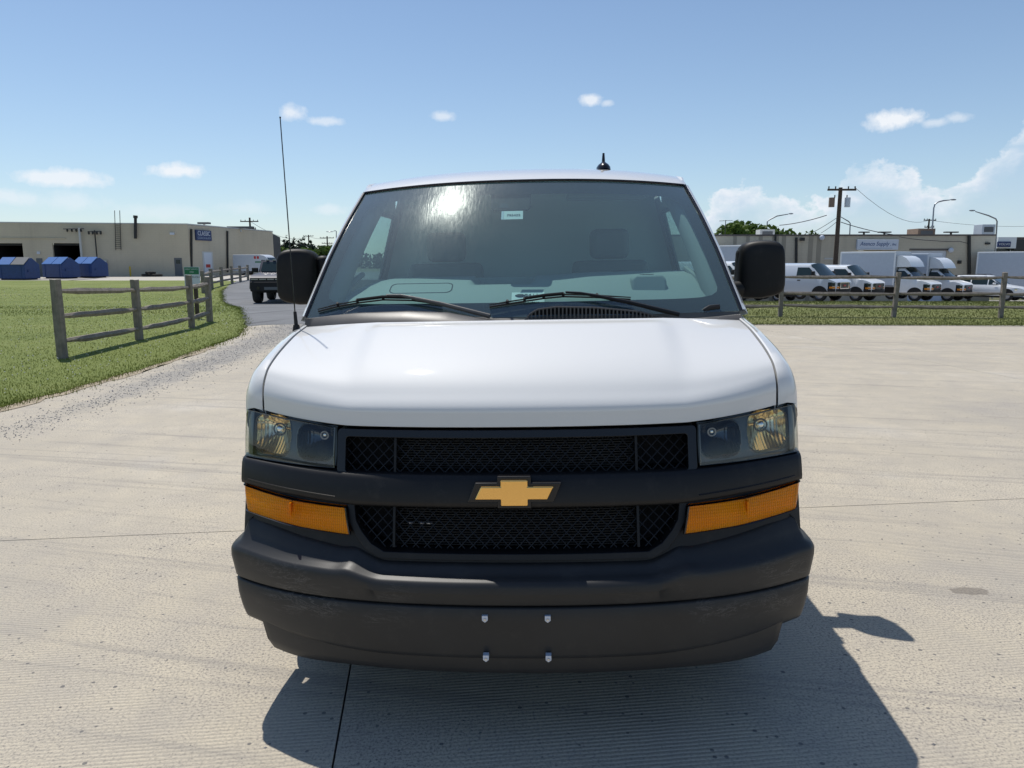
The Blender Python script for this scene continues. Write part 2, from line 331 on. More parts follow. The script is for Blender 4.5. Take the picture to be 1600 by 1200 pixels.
M = dict(
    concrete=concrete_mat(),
    dirt=pm('bare_dirt', (.34, .28, .20), .95, var=.25, vscale=14), joint=pm('joint_filler', (.06, .055, .05), .9),
    ground=grass_mat('ground', ((.10, .11, .05), (.13, .13, .07), (.17, .155, .10)), .3),
    lawn=grass_mat('lawn', ((.12, .155, .030), (.165, .20, .042), (.22, .24, .075))),
    lawn_dry=grass_mat('lawn_dry', ((.12, .145, .034), (.165, .18, .052), (.22, .215, .095))),
    blade=grass_mat('grass_blade', ((.10, .135, .012), (.185, .225, .026), (.32, .31, .08)), 1.0),
    clover=pm('clover', (.6, .6, .5), .8),
    asphalt=asphalt_mat('asphalt', (.165, .168, .172)), gravel=asphalt_mat('gravel_lot', (.32, .30, .27)), apron=pm('apron_concrete', (.44, .41, .36), .85, var=.1),
    stone=pm('stone', (.20, .20, .205), .8, var=.5, vscale=9),
    wood=wood_mat('weathered_wood'), wood_dark=wood_mat('pole_wood', (.085, .065, .05)),
    tan=stucco_mat('tan_block', (.58, .51, .39)), tan2=stucco_mat('tan_block_east', (.56, .50, .395), .25),
    grey_wall=stucco_mat('grey_siding', (.14, .145, .15)), coping=pm('coping', (.55, .55, .53), .5), coping_dark=pm('coping_dark', (.12, .10, .09), .6),
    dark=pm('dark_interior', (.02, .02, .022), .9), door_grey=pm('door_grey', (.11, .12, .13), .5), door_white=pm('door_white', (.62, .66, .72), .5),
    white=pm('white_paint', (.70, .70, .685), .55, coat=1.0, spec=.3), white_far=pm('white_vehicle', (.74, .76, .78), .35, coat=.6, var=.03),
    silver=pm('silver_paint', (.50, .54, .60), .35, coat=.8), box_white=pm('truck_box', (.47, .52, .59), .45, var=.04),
    black=plastic_mat('black_plastic', (.008, .008, .009), .46), bumper=plastic_mat('bumper_plastic', (.025, .0255, .0265), .44, .34),
    mirror_black=plastic_mat('mirror_plastic', (.006, .0065, .007), .55), gloss_black=pm('gloss_black', (.008, .008, .010), .25, coat=.2, spec=.35), matte_black=pm('matte_black', (.008, .008, .009), .75), void=pm('void_black', (.003, .003, .0035), .9),
    rubber=pm('rubber', (.018, .018, .018), .8), steel=pm('steel', (.55, .55, .56), .3, metal=1.0), grey_metal=pm('grey_metal', (.30, .31, .33), .4, metal=.8),
    chrome=pm('chrome', (.88, .88, .86), .05, metal=1.0), reflector=pm('reflector', (.98, .82, .54), .16, metal=1.0), reflector_smoke=pm('reflector_smoke', (.09, .10, .11), .14, metal=1.0),  # reflector: gold tint put in for the sunlit ground it mirrors
    lamp_dark=pm('lamp_housing', (.040, .050, .052), .35, coat=.5), radiator=pm('radiator', (.016, .017, .018), .55),
    gold=pm('gold_emblem', (.88, .53, .17), .20, metal=1.0), gold_edge=pm('gold_edge', (.9, .78, .5), .15, metal=1.0),
    amber=amber_mat(), amber_far=pm('amber_far', (.65, .22, .01), .3), red=pm('red', (.45, .02, .02), .4), green=pm('sign_green', (.01, .16, .07), .5),
    glass=glass('windshield_glass', (.64, .85, .83), 2.6, .02, True), side_glass=glass('side_glass', (.60, .78, .74), 1.5, .02),
    lens=glass('clear_lens', (.88, .91, .90), 1.2, .02),
    dark_glass=pm('dark_glass', (.018, .032, .034), .12, coat=.1, spec=.4), frit=pm('frit', (.004, .006, .010), .9, spec=.05),
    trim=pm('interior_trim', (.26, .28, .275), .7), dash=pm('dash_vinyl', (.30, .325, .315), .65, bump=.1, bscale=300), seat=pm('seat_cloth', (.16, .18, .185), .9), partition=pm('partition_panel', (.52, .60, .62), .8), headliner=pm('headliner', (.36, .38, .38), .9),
    cowl=plastic_mat('cowl_plastic', (.10, .095, .09), .42), paper=pm('paper', (.78, .80, .78), .7), ink=pm('ink', (.04, .06, .07), .7),
    blue=pm('dumpster_blue', (.010, .045, .17), .45, var=.15), blue_lid=pm('dumpster_lid', (.07, .17, .42), .45), lid_grey=pm('lid_grey', (.16, .16, .16), .5),
    navy=pm('sign_navy', (.016, .035, .13), .5), sign_white=pm('sign_white', (.60, .64, .72), .5), sign_pale=pm('sign_pale', (.33, .40, .52), .5), sign_blue=pm('sign_blue', (.035, .085, .24), .5),
    suv=pm('slate_paint', (.035, .040, .066), .5, coat=.25, spec=.3), led=pm('lamp_bar', (.42, .40, .34), .3),
    bark=pm('bark', (.09, .07, .05), .9, var=.3), leaf=leaf_mat('leaf_green', (.075, .125, .025)), leaf_dark=leaf_mat('leaf_dark', (.022, .045, .024)), leaf_light=leaf_mat('leaf_light', (.10, .16, .03)),
    wire=pm('wire', (.03, .03, .035), .6), yellow=pm('bollard_yellow', (.6, .42, .03), .5), brick=pm('brick_far', (.22, .155, .115), .8, var=.15), black_panel=pm('black_panel', (.02, .022, .026), .4),
    conduit_tan=pm('seam_tan', (.33, .295, .235), .8), conduit=pm('dark_conduit', (.03, .03, .028), .7),
)

# ---------------------------------------------------------------- mesh helpers
def link(o, parent=None):
    COL.objects.link(o)
    if parent is not None: o.parent = parent
    return o

class MB:
    def __init__(s): s.v = []; s.f = []
    def add(s, vs, fs):
        n = len(s.v); s.v += [tuple(p) for p in vs]; s.f += [tuple(i + n for i in f) for f in fs]; return s
    def box(s, x0, x1, y0, y1, z0, z1):
        return s.add([(x0, y0, z0), (x1, y0, z0), (x1, y1, z0), (x0, y1, z0), (x0, y0, z1), (x1, y0, z1), (x1, y1, z1), (x0, y1, z1)],
                     [(0, 3, 2, 1), (4, 5, 6, 7), (0, 1, 5, 4), (1, 2, 6, 5), (2, 3, 7, 6), (3, 0, 4, 7)])
    def grid(s, P, cu=False, cv=False):
        nr, nc = len(P), len(P[0]); fs = []
        for i in range(nr - (0 if cu else 1)):
            for j in range(nc - (0 if cv else 1)):
                a, b = i, (i + 1) % nr; c, d = j, (j + 1) % nc
                fs.append((a * nc + c, a * nc + d, b * nc + d, b * nc + c))
        return s.add([p for r in P for p in r], fs)
    def tube(s, pts, r, n=8, cap=True):
        pts = [Vector(p) for p in pts]; rs = r if isinstance(r, (list, tuple)) else [r] * len(pts); rings = []
        up = None
        for i, p in enumerate(pts):
            d = (pts[min(i + 1, len(pts) - 1)] - pts[max(i - 1, 0)]).normalized()
            if up is None: up = Vector((0, 0, 1)) if abs(d.z) < .9 else Vector((1, 0, 0))
            a = d.cross(up).normalized(); b = a.cross(d).normalized(); up = b
            rings.append([p + (a * cos(2 * pi * k / n) + b * sin(2 * pi * k / n)) * rs[i] for k in range(n)])
        n0 = len(s.v); s.grid(rings, cv=True)
        if cap:
            m = len(rings)
            s.f.append(tuple(n0 + k for k in range(n))[::-1]); s.f.append(tuple(n0 + (m - 1) * n + k for k in range(n)))
        return s
    def prism(s, poly, fn, d0, d1):
        """poly: 2d outline; fn(a, b, d) -> 3d point; extruded from d0 to d1"""
        n = len(poly); vs = [fn(a, b, d0) for a, b in poly] + [fn(a, b, d1) for a, b in poly]
        return s.add(vs, [tuple(range(n))[::-1], tuple(range(n, 2 * n))] + [(k, (k + 1) % n, n + (k + 1) % n, n + k) for k in range(n)])
    def ring(s, inner, outer, fn, d0, d1):
        """flat frame between two outlines with equal counts, front at d0, back at d1"""
        n = len(inner); P = [[fn(*q, d1) for q in inner], [fn(*q, d0) for q in inner], [fn(*q, d0) for q in outer], [fn(*q, d1) for q in outer]]
        return s.grid(P, cv=True)
    def sphere(s, c, r, n=10, m=7):
        c = Vector(c); rr = r if isinstance(r, tuple) else (r, r, r)
        return s.grid([[c + Vector((rr[0] * sin(pi * i / m) * cos(2 * pi * k / n), rr[1] * sin(pi * i / m) * sin(2 * pi * k / n), rr[2] * cos(pi * i / m))) for k in range(n)] for i in range(m + 1)], cv=True)
    def build(s, name, mat, parent=None, smooth=35, loc=None, rot=None):
        me = bpy.data.meshes.new(name); me.from_pydata(s.v, [], s.f)
        bm = bmesh.new(); bm.from_mesh(me); bmesh.ops.remove_doubles(bm, verts=bm.verts, dist=1e-5)
        bmesh.ops.recalc_face_normals(bm, faces=bm.faces); bm.to_mesh(me); bm.free()
        me.materials.append(mat)
        if smooth:
            me.polygons.foreach_set('use_smooth', [True] * len(me.polygons)); me.set_sharp_from_angle(angle=radians(smooth))
        me.update()
        o = bpy.data.objects.new(name, me)
        if loc is not None: o.location = loc
        if rot is not None: o.rotation_euler = rot
        return link(o, parent)

def tag(o, label=None, cat=None, group=None, kind=None):
    if label: o['label'] = label
    if cat: o['category'] = cat
    if group: o['group'] = group
    if kind: o['kind'] = kind
    return o
def thing(name, label, cat, loc=(0, 0, 0), rz=0.0, group=None):
    o = bpy.data.objects.new(name, None); o.empty_display_size = .2
    o.location = loc; o.rotation_euler = (0, 0, rz); link(o); return tag(o, label, cat, group)
def copy_tree(o, parent=None):
    c = o.copy(); COL.objects.link(c)
    if parent is not None: c.parent = parent
    for ch in list(o.children): copy_tree(ch, c)
    return c
def bevel(o, w, seg=2):
    m = o.modifiers.new('bevel', 'BEVEL'); m.width = w; m.segments = seg; m.limit_method = 'ANGLE'; m.angle_limit = radians(40); return o
def text(name, s, size, mat, parent, mat4, depth=.004, sx=1.0, shear=0.0, align='CENTER'):
    cu = bpy.data.curves.new(name, 'FONT'); cu.body = s; cu.size = size; cu.extrude = depth; cu.align_x = align; cu.align_y = 'CENTER'; cu.shear = shear; cu.resolution_u = 3
    t = bpy.data.objects.new('t', cu); COL.objects.link(t)
    dg = bpy.context.evaluated_depsgraph_get(); me = bpy.data.meshes.new_from_object(t.evaluated_get(dg))
    bpy.data.objects.remove(t); me.name = name; me.materials.clear(); me.materials.append(mat)
    me.transform(mat4 @ Matrix.Diagonal((sx, 1, 1, 1)))
    return link(bpy.data.objects.new(name, me), parent)
def lerp(a, b, t): return a + (b - a) * t
def interp(x, pts):
    if x <= pts[0][0]: return pts[0][1]
    for (a, p), (b, q) in zip(pts, pts[1:]):
        if x <= b: return lerp(p, q, (x - a) / (b - a) if b > a else 0)
    return pts[-1][1]
def sstep(x, a, b):
    t = max(0.0, min(1.0, (x - a) / (b - a))); return t * t * (3 - 2 * t)
def hermite(pts, n):
    """smooth curve through points, n samples per span"""
    P = [Vector(p) for p in pts]; out = []
    for i in range(len(P) - 1):
        p0, p1, p2, p3 = P[max(i - 1, 0)], P[i], P[i + 1], P[min(i + 2, len(P) - 1)]
        for k in range(n):
            t = k / n; m1 = (p2 - p0) * .5; m2 = (p3 - p1) * .5
            out.append((2 * t**3 - 3 * t * t + 1) * p1 + (t**3 - 2 * t * t + t) * m1 + (-2 * t**3 + 3 * t * t) * p2 + (t**3 - t * t) * m2)
    out.append(P[-1]); return out
def at(px, py, Y):
    """world point at distance Y ahead of the camera station, seen at this place in the photograph"""
    a = (px - 800) / F_PX; b = (600 - py) / F_PX
    r = Vector((a, cos(PITCH) + b * sin(PITCH), -sin(PITCH) + b * cos(PITCH)))
    return Vector((0, 0, CAM_H)) + r * (Y / r.y)

# ---------------------------------------------------------------- terrain
def gz(X, Y):
    r = sstep(X, -3, 5)
    s = min(Y, 72.0)
    zr = -0.0504 * 2.2 * math.log1p(exp(min(60, (s - 31.4) / 2.2)))
    zl = -.25 * sstep(Y, 24, 35) * (1 - sstep(Y, 44, 62)) + .22 * sstep(Y, 58, 84)
    fade = 1 - sstep(Y, 110, 220)
    return (r * zr + (1 - r) * zl) * fade

def sheet(name, poly, dz, mat, step=2.0, kind='structure', flat=False, label=None, thick=0.0):
    bm = bmesh.new(); vs = [bm.verts.new((x, y, 0)) for x, y in poly]; bm.faces.new(vs)
    xs = [p[0] for p in poly]; ys = [p[1] for p in poly]
    if not flat:
        for ax, lo, hi in ((0, min(xs), max(xs)), (1, min(ys), max(ys))):
            q = lo + step
            while q < hi:
                co = (q, 0, 0) if ax == 0 else (0, q, 0); no = (1, 0, 0) if ax == 0 else (0, 1, 0)
                bmesh.ops.bisect_plane(bm, geom=bm.verts[:] + bm.edges[:] + bm.faces[:], plane_co=co, plane_no=no, dist=1e-4)
                q += step
    bmesh.ops.triangulate(bm, faces=bm.faces[:])
    for v in bm.verts: v.co.z = (0 if flat else gz(v.co.x, v.co.y)) + dz
    bmesh.ops.recalc_face_normals(bm, faces=bm.faces)
    me = bpy.data.meshes.new(name); bm.to_mesh(me); bm.free(); me.materials.append(mat)
    if me.polygons and me.polygons[0].normal.z < 0: me.flip_normals()
    o = link(bpy.data.objects.new(name, me)); tag(o, label, None, None, kind); return o

def base_ground():
    ax = sorted(set([-3000, -1200, -500, -250] + list(range(-150, 151, 6)) + [250, 500, 1200, 3000]))
    ay = sorted(set([-400, -120, -40] + list(range(-10, 121, 5)) + [140, 160, 190, 220, 300, 500, 1000, 2000, 4000]))
    m = MB(); m.grid([[(x, y, gz(x, y) - .09) for x in ax] for y in ay])
    o = m.build('ground', M['ground'], None, 60); o['kind'] = 'structure'
base_ground()

LAWN_EDGE = [(-5.80, -6), (-5.74, 6), (-5.70, 8.07), (-5.61, 9.07), (-5.60, 10.3), (-5.66, 11.7), (-5.80, 14.1), (-6.1, 16.4), (-6.75, 18.6), (-8.1, 22.2), (-10.6, 28.5), (-14.2, 36.3), (-19.2, 49), (-24.5, 66)]
def jag(pts, amp, n):
    out = []
    for (a, b), (c, d) in zip(pts, pts[1:]):
        k = max(1, int(sqrt((a - c)**2 + (b - d)**2) / n))
        for i in range(k):
            t = i / k; out.append((lerp(a, c, t) + random.uniform(-amp, amp), lerp(b, d, t) + random.uniform(-amp, amp) * .3))
    out.append(pts[-1]); return out
edge_j = jag(LAWN_EDGE, .05, .3)
lawn_left_poly = edge_j + [(-30, 67.5), (-62, 67.5), (-90, 66), (-90, -6)]
sheet('lawn', lawn_left_poly, .012, M['lawn'], 4.0)
sheet('lawn', [(3.5, 19.36), (6.3, 19.19), (9, 19.03), (13.07, 18.79), (20, 18.4), (40, 17.2), (60, 16), (60, 38), (20, 38), (3.5, 38)], .006, M['lawn_dry'], 2.5)
sheet('dirt_verge', jag([(-5.9, 5), (-5.55, 6), (-5.50, 8.07), (-5.44, 9.6), (-5.48, 11.7), (-5.68, 14.1)], .05, .25) + [(-5.9, 14.1), (-5.9, 8)], .006, M['dirt'], 50)
sheet('parking_lot', [(4, 37.6), (90, 37.6), (90, 75), (4, 75)], -.02, M['gravel'], 4.0)
sheet('road', jag([(-7.0, 18.6), (-6.6, 18.9), (-5.6, 19.6), (-4.6, 19.1), (-3.6, 20.0)], .22, .25) + [(-2, 19.7), (7, 19.7), (7, 30), (5, 45), (2, 70), (0, 130), (-26, 130), (-24.6, 66), (-19.3, 49), (-14.3, 36.3), (-10.8, 28.5), (-8.3, 22.2)], .004, M['asphalt'], 2.5)
sheet('yard', [(-130, 67), (-24, 67), (-24, 130), (-130, 130)], -.03, M['apron'], 6.0)
sheet('gravel_verge', [(-70, 66.8), (-40.5, 66.8), (-41, 74), (-70, 73.5)], .002, M['gravel'], 4.0)

# concrete pavement: separately cast slabs with open joints
def clip(poly, n, d):
    out = []
    for a, b in zip(poly, poly[1:] + poly[:1]):
        da = a[0] * n[0] + a[1] * n[1] - d; db = b[0] * n[0] + b[1] * n[1] - d
        if da <= 0: out.append(a)
        if (da < 0 < db) or (db < 0 < da):
            t = da / (da - db); out.append((lerp(a[0], b[0], t), lerp(a[1], b[1], t)))
    return out
pav = sheet('pavement', [(-9, -8), (45, -8), (45, 16.9), (13.07, 18.77), (6.3, 19.17), (3, 19.3), (3, 20.4), (-9, 20.4)], -.022, M['joint'], flat=True)
JA = radians(6.85); e1 = (cos(JA), sin(JA)); e2 = (-sin(JA), cos(JA))
E1 = [-.315 + 8.5 * k for k in range(-2, 7)]; E2 = [4.374 + 9.1 * k for k in range(-2, 4)]
for a0, a1 in zip(E1, E1[1:]):
    for b0, b1 in zip(E2, E2[1:]):
        g_ = .0035
        q = [(a0 + g_, b0 + g_), (a1 - g_, b0 + g_), (a1 - g_, b1 - g_), (a0 + g_, b1 - g_)]
        q = [(a * e1[0] + b * e2[0], a * e1[1] + b * e2[1]) for a, b in q]
        for n, d in (((-1, 0), 8.8), ((0, -1), 7), ((1, 0), 42), ((.058, 1) if a0 > 0 else (0, 1), 19.17 + .058 * 6.3 - .004 if a0 > 0 else 20.3)):
            if q: q = clip(q, n, d)
        if len(q) < 3: continue
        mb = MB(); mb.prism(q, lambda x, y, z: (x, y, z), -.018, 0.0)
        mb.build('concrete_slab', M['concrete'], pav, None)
sheet('pavement_edge', [(3, 19.36), (6.3, 19.185), (13.07, 18.785), (45, 16.92), (45, 17.02), (13.07, 18.93), (6.3, 19.33), (3, 19.5)], .010, M['apron'], flat=True)

def in_poly(x, y, poly):
    c = False; j = len(poly) - 1
    for i in range(len(poly)):
        xi, yi = poly[i]; xj, yj = poly[j]
        if (yi > y) != (yj > y) and x < (xj - xi) * (y - yi) / (yj - yi) + xi: c = not c
        j = i
    return c
def edge_x(y): return interp(y, [(b, a) for a, b in LAWN_EDGE])

def blades(name, n, sampler, hmin, hmax, wmin, mat, label, cat='grass'):
    V = np.zeros((n * 3, 3), np.float32); k = 0
    while k < n:
        x, y = sampler()
        z = gz(x, y); a = random.uniform(0, 2 * pi); w = wmin * (1 + max(0, y - 8) * .07) * random.uniform(.7, 1.3)
        h = random.uniform(hmin, hmax); l = random.uniform(0, .7) * h; b = random.uniform(0, 2 * pi)
        V[3 * k] = (x + cos(a) * w, y + sin(a) * w, z); V[3 * k + 1] = (x - cos(a) * w, y - sin(a) * w, z)
        V[3 * k + 2] = (x + cos(b) * l, y + sin(b) * l, z + h); k += 1
    me = bpy.data.meshes.new(name); me.vertices.add(n * 3); me.vertices.foreach_set('co', V.ravel())
    me.loops.add(n * 3); me.polygons.add(n)
    me.loops.foreach_set('vertex_index', np.arange(n * 3, dtype=np.int32)); me.polygons.foreach_set('loop_start', np.arange(0, n * 3, 3, dtype=np.int32))
    me.polygons.foreach_set('loop_total', np.full(n, 3, np.int32)); me.materials.append(mat); me.update(); me.validate()
    o = link(bpy.data.objects.new(name, me)); return tag(o, label, cat, None, 'stuff')
def samp_left():
    while True:
        y = 7.2 + 46 * random.random()**2.4; ex = edge_x(y); x = ex - .05 + .12 * random.random() - (4 + y * .75) * random.random()**1.35
        if random.random() < .04: x = ex + random.gauss(0, .10)
        if x < 800: return x, y
blades('grass', 170000, samp_left, .016, .048, .0045, M['blade'], 'mown green grass with clover on the lawn left of the gravel edge')
def samp_right():
    y0 = 18.75 + 18 * random.random()**1.7; x = random.uniform(4.5, 26); return x, max(y0, 19.22 - (x - 6.3) * .058 + random.uniform(0, .1))
blades('grass', 60000, samp_right, .02, .055, .006, M['lawn_dry'], 'mown yellowish green grass behind the concrete on the right')
mb = MB()
for k in range(2600):
    x, y = samp_left()
    if x > edge_x(y) - .4: continue
    z = gz(x, y) + random.uniform(.03, .055); r = random.uniform(.008, .013) * (1 + max(0, y - 10) * .03)
    mb.add([(x - r, y, z), (x, y - r, z), (x + r, y, z), (x, y + r, z), (x, y, z + r), (x, y, z - r)], [(0, 1, 4), (1, 2, 4), (2, 3, 4), (3, 0, 4), (1, 0, 5), (2, 1, 5), (3, 2, 5), (0, 3, 5)])
tag(mb.build('clover_flowers', M['clover'], None, None), 'tiny white clover heads scattered through the left lawn', 'clover', None, 'stuff')
def stones(name, n, sampler, smin, smax, label):
    mb = MB()
    for k in range(n):
        x, y = sampler(); r = random.uniform(smin, smax) * (1 + .03 * y); z = max(gz(x, y), -.02) if y > 19.5 else 0
        p = [(random.uniform(.6, 1.3) * r) for _ in range(6)]; a = random.uniform(0, pi); c, s = cos(a), sin(a)
        vs = [(-p[0], 0, 0), (0, -p[1], 0), (p[2], 0, 0), (0, p[3], 0), (0, 0, p[4] * .75), (0, 0, -r * .3)]
        mb.add([(x + c * u - s * v, y + s * u + c * v, z + w + r * .12) for u, v, w in vs], [(0, 1, 4), (1, 2, 4), (2, 3, 4), (3, 0, 4), (1, 0, 5), (2, 1, 5), (3, 2, 5), (0, 3, 5)])
    return tag(mb.build(name, M['stone'], None, None), label, 'gravel', None, 'stuff')
def samp_grit():
    y = 5.5 + 15 * random.random()**.9
    return -4.8 - .008 * max(0, y - 8)**1.9 + random.gauss(0, 1) * (.16 + max(0, y - 6) * .034), y
stones('gravel', 3200, samp_grit, .004, .0095, 'loose dark asphalt grit strewn along the left edge of the concrete')
def samp_any():
    y = 1.9 + 8 * random.random()**1.5; return random.uniform(-1.3 * y - .5, 1.3 * y + .5), y
stones('pebbles', 420, samp_any, .0025, .006, 'scattered dark pebbles on the concrete around the van')

# ================================================================ the white van in front
def plan(u): return .115 * u * u + .12 * u**4
def FV(u, z): return .9 * plan(u) + .11 + .30 * (z - .7)
VAN_PSI, VAN_OFF, VAN_Y0, VAN_TILT = radians(2.574), -.0789, 2.15, radians(1.10)
_ux0 = Vector((cos(VAN_PSI), -sin(VAN_PSI), 0)); _ax = Vector((sin(VAN_PSI), cos(VAN_PSI), 0)); _k = Vector((0, 0, 1))
_ux = _ux0 * cos(VAN_TILT) + _k * sin(VAN_TILT); _uz = -_ux0 * sin(VAN_TILT) + _k * cos(VAN_TILT)
van = thing('cargo_van', 'big white cargo van with black plastic bumper facing the viewer, filling the picture', 'van')
van.location = _ux0 * VAN_OFF + _ax * VAN_Y0
van.rotation_euler = Matrix((( _ux.x, _ax.x, _uz.x), (_ux.y, _ax.y, _uz.y), (_ux.z, _ax.z, _uz.z))).to_euler()

# ---- hood
HC = [(.215, 1.050), (.218, 1.080), (.2205, 1.106), (.230, 1.1225), (.254, 1.143), (.306, 1.183), (.40, 1.232), (.56, 1.294), (.655, 1.326), (.735, 1.352)]
HS = [(.381, 1.083), (.383, 1.114), (.386, 1.142), (.397, 1.168), (.418, 1.194), (.462, 1.226), (.575, 1.266), (.745, 1.309), (.84, 1.325), (.905, 1.335)]
HCs = hermite([(0, a, b) for a, b in HC], 4); HSs = hermite([(0, a, b) for a, b in HS], 4)
UG = .897
def hood_pt(u, i):
    a = min(1.0, abs(u) / UG); wv = plan(a * UG) / plan(UG); wz = max(0.0, (abs(u) - .57) / (UG - .57)); wz = wz * wz * .35 + wz * .65
    t = i / (len(HCs) - 1)
    c, s = HCs[i], HSs[i]
    v = lerp(c.y, s.y, wv); z = lerp(c.z, s.z, wz)
    z += .014 * (1 - sstep(abs(u), .53, .62)) * sstep(t, .45, .8) * (1 - sstep(t, .88, .98))  # raised centre panel
    z += .010 * (1 - (u / UG)**2) * sstep(t, .25, .6)
    return (u, v, z)
us = sorted(set([UG * (k / 44) for k in range(-44, 45)]))
mb = MB(); nr = len(HCs)
rows = []
P0 = [hood_pt(u, 0) for u in us]
rows.append([(p[0], p[1] + .05, p[2] + .002) for p in P0]); rows.append([(p[0], p[1] + .006, p[2] - .003) for p in P0])
for i in range(nr): rows.append([hood_pt(u, i) for u in us])
PE = rows[-1]; rows.append([(p[0], p[1] + .006, p[2] - .004) for p in PE]); rows.append([(p[0], p[1] + .004, p[2] - .035) for p in PE])
mb.grid(rows)
for s in (0, -1):   # turned-down side edges
    mb.grid([[r[s] for r in rows[2:-2]], [(r[s][0] - (.004 if s else -.004), r[s][1] + .003, r[s][2] - .03) for r in rows[2:-2]]])
mb.build('hood', M['white'], van, 50)

# ---- fenders: strip from the hood gap over the shoulder and down the side
GAP = [(.388, 1.079), (.391, 1.118), (.397, 1.150), (.409, 1.178), (.432, 1.203), (.472, 1.229), (.58, 1.268), (.75, 1.311), (.92, 1.336), (1.12, 1.360), (1.29, 1.372)]
SIL = [(.418, 1.081), (.423, 1.118), (.432, 1.148), (.450, 1.174), (.478, 1.199), (.515, 1.217), (.625, 1.250), (.80, 1.286), (.98, 1.312), (1.15, 1.335), (1.31, 1.350)]
GAPs = hermite([(0, a, b) for a, b in GAP], 4); SILs = hermite([(0, a, b) for a, b in SIL], 4)
AX_V, AX_R = .95, .43
def arch_z(v, lo):
    z = lo
    for c in (AX_V, AX_V + 3.43):
        d = abs(v - c)
        if d < AX_R: z = max(z, .37 + sqrt(AX_R * AX_R - d * d))
    return z
for s in (-1, 1):
    R = []
    for g_, q in zip(GAPs, SILs):
        sh = (q.y + .035, q.z - .05)
        zb = .93 if q.y < .46 else .84
        R.append([(s * .9065, g_.y + .004, g_.z - .035), (s * .9065, g_.y, g_.z), (s * .912, g_.y + .001, g_.z + .003),
                  (s * .942, lerp(g_.y, q.y, .45), lerp(g_.z, q.z, .45) + .007), (s * .969, q.y, q.z), (s * .987, q.y + .016, q.z - .022), (s * .996, sh[0], sh[1]), (s * 1.001, q.y + .07, sh[1] - .06), (s * 1.0015, q.y + .085, zb + .03), (s * 1.0, q.y + .088, zb)])
    mb = MB(); mb.grid(R)
    mb.grid([R[0], [(p[0], p[1] + .05, p[2]) for p in R[0]]])
    mb.build('fender', M['white'], van, 40)

# ---- body sides behind the fenders
RZ = [(1.45, 1.975), (1.5, 1.985), (1.6, 2.019), (1.75, 2.053), (1.9, 2.077), (2.1, 2.103), (2.4, 2.128), (2.8, 2.145), (5.0, 2.145), (5.5, 2.118), (5.64, 2.09)]
def roof_z(u, v): return interp(v, RZ) - .054 * (abs(u) / .8)**2.4
def side_u(z): return interp(z, [(.34, .955), (.5, .990), (.85, 1.0), (1.2, 1.002), (1.33, .992), (1.45, .965), (1.9, .838), (1.985, .812)])
for s in (-1, 1):
    mb = MB()
    vs = [.50 + .05 * k for k in range(104)]
    lowr = [[(s * side_u(z), v, z) for z in [lerp(arch_z(v, .40), lerp(.842, 1.372, sstep(v, 1.28, 1.34)), j / 9) for j in range(10)]] for v in vs]
    mb.grid(lowr)
    mb.grid([[r[0] for r in lowr], [(r[0][0] * .9, r[0][1], r[0][2] + .01) for r in lowr]])
    # upper panels: behind the door window, the strip above it, the sill in front
    vu = [2.55 + .1 * k for k in range(32)]
    mb.grid([[(s * side_u(z), v, z) for z in [lerp(1.372, roof_z(.80, v) - .018, j / 9) for j in range(10)]] for v in vu])
    mb.grid([[(s * side_u(z), v, z) for z in (1.885, 1.935, lerp(1.95, roof_z(.80, v) - .018, sstep(v, 1.66, 1.80)))] for v in (1.70, 1.76, 1.82, 1.9, 2.05, 2.2, 2.4, 2.55)])
    mb.build('side_panel', M['white'], van, 40)
    # door window pane and black frame
    ip = [(1.30, 1.378), (2.54, 1.378), (2.54, 1.88), (1.72, 1.88)]
    mb = MB(); mb.add([(s * (side_u(z) - .012), v, z) for v, z in ip], [(0, 1, 2, 3)])
    dw = mb.build('door_window', M['side_glass'], van, None)
    mb = MB()
    for a, b in zip(ip, ip[1:] + ip[:1]): mb.tube([(s * (side_u(a[1]) - .006), a[0], a[1]), (s * (side_u(b[1]) - .006), b[0], b[1])], .014, 6)
    mb.build('window_seal', M['gloss_black'], dw)
    mb = MB(); mb.box(s * 1.0 - .012, s * 1.0 + .012, 2.32, 2.50, 1.10, 1.15); bevel(mb.build('door_handle', M['black'], van), .006)
    for v in (1.33, 2.56): mb = MB(); mb.box(s * 1.0 - .004, s * 1.0 + .0035, v - .004, v + .004, .45, 1.37); mb.build('door_gap', M['void'], van)

# ---- windshield surface
def WV(u, z):
    t = z - 1.37; tt = max(0, min(1, t / .575))
    return .88 + .72 * t + .50 * t * t + (.09 + .10 * max(0, min(1, t / .57))) * (u / (.915 - .115 * tt))**2
def ws_edge(t): return interp(t, [(0, .915), (.2, .892), (.45, .868), (.72, .836), (1, .797)])      # half width along the pillar
def ws_pt(a, t, inset=0.0, w=1.0):
    """a -1..1 across, t 0..1 up the glass"""
    u = a * ws_edge(t) * w
    z0 = 1.368 - .004 * (1 - a * a); z1 = 1.9435 + .0245 * (1 - abs(a)**2.6)
    z = lerp(z0, z1, t); return (u, WV(u, z) + inset, z - inset * .3)
mb = MB(); mb.grid([[ws_pt(-1 + 2 * j / 40, i / 22) for j in range(41)] for i in range(23)])
mb.build('windshield', M['glass'], van, 80)
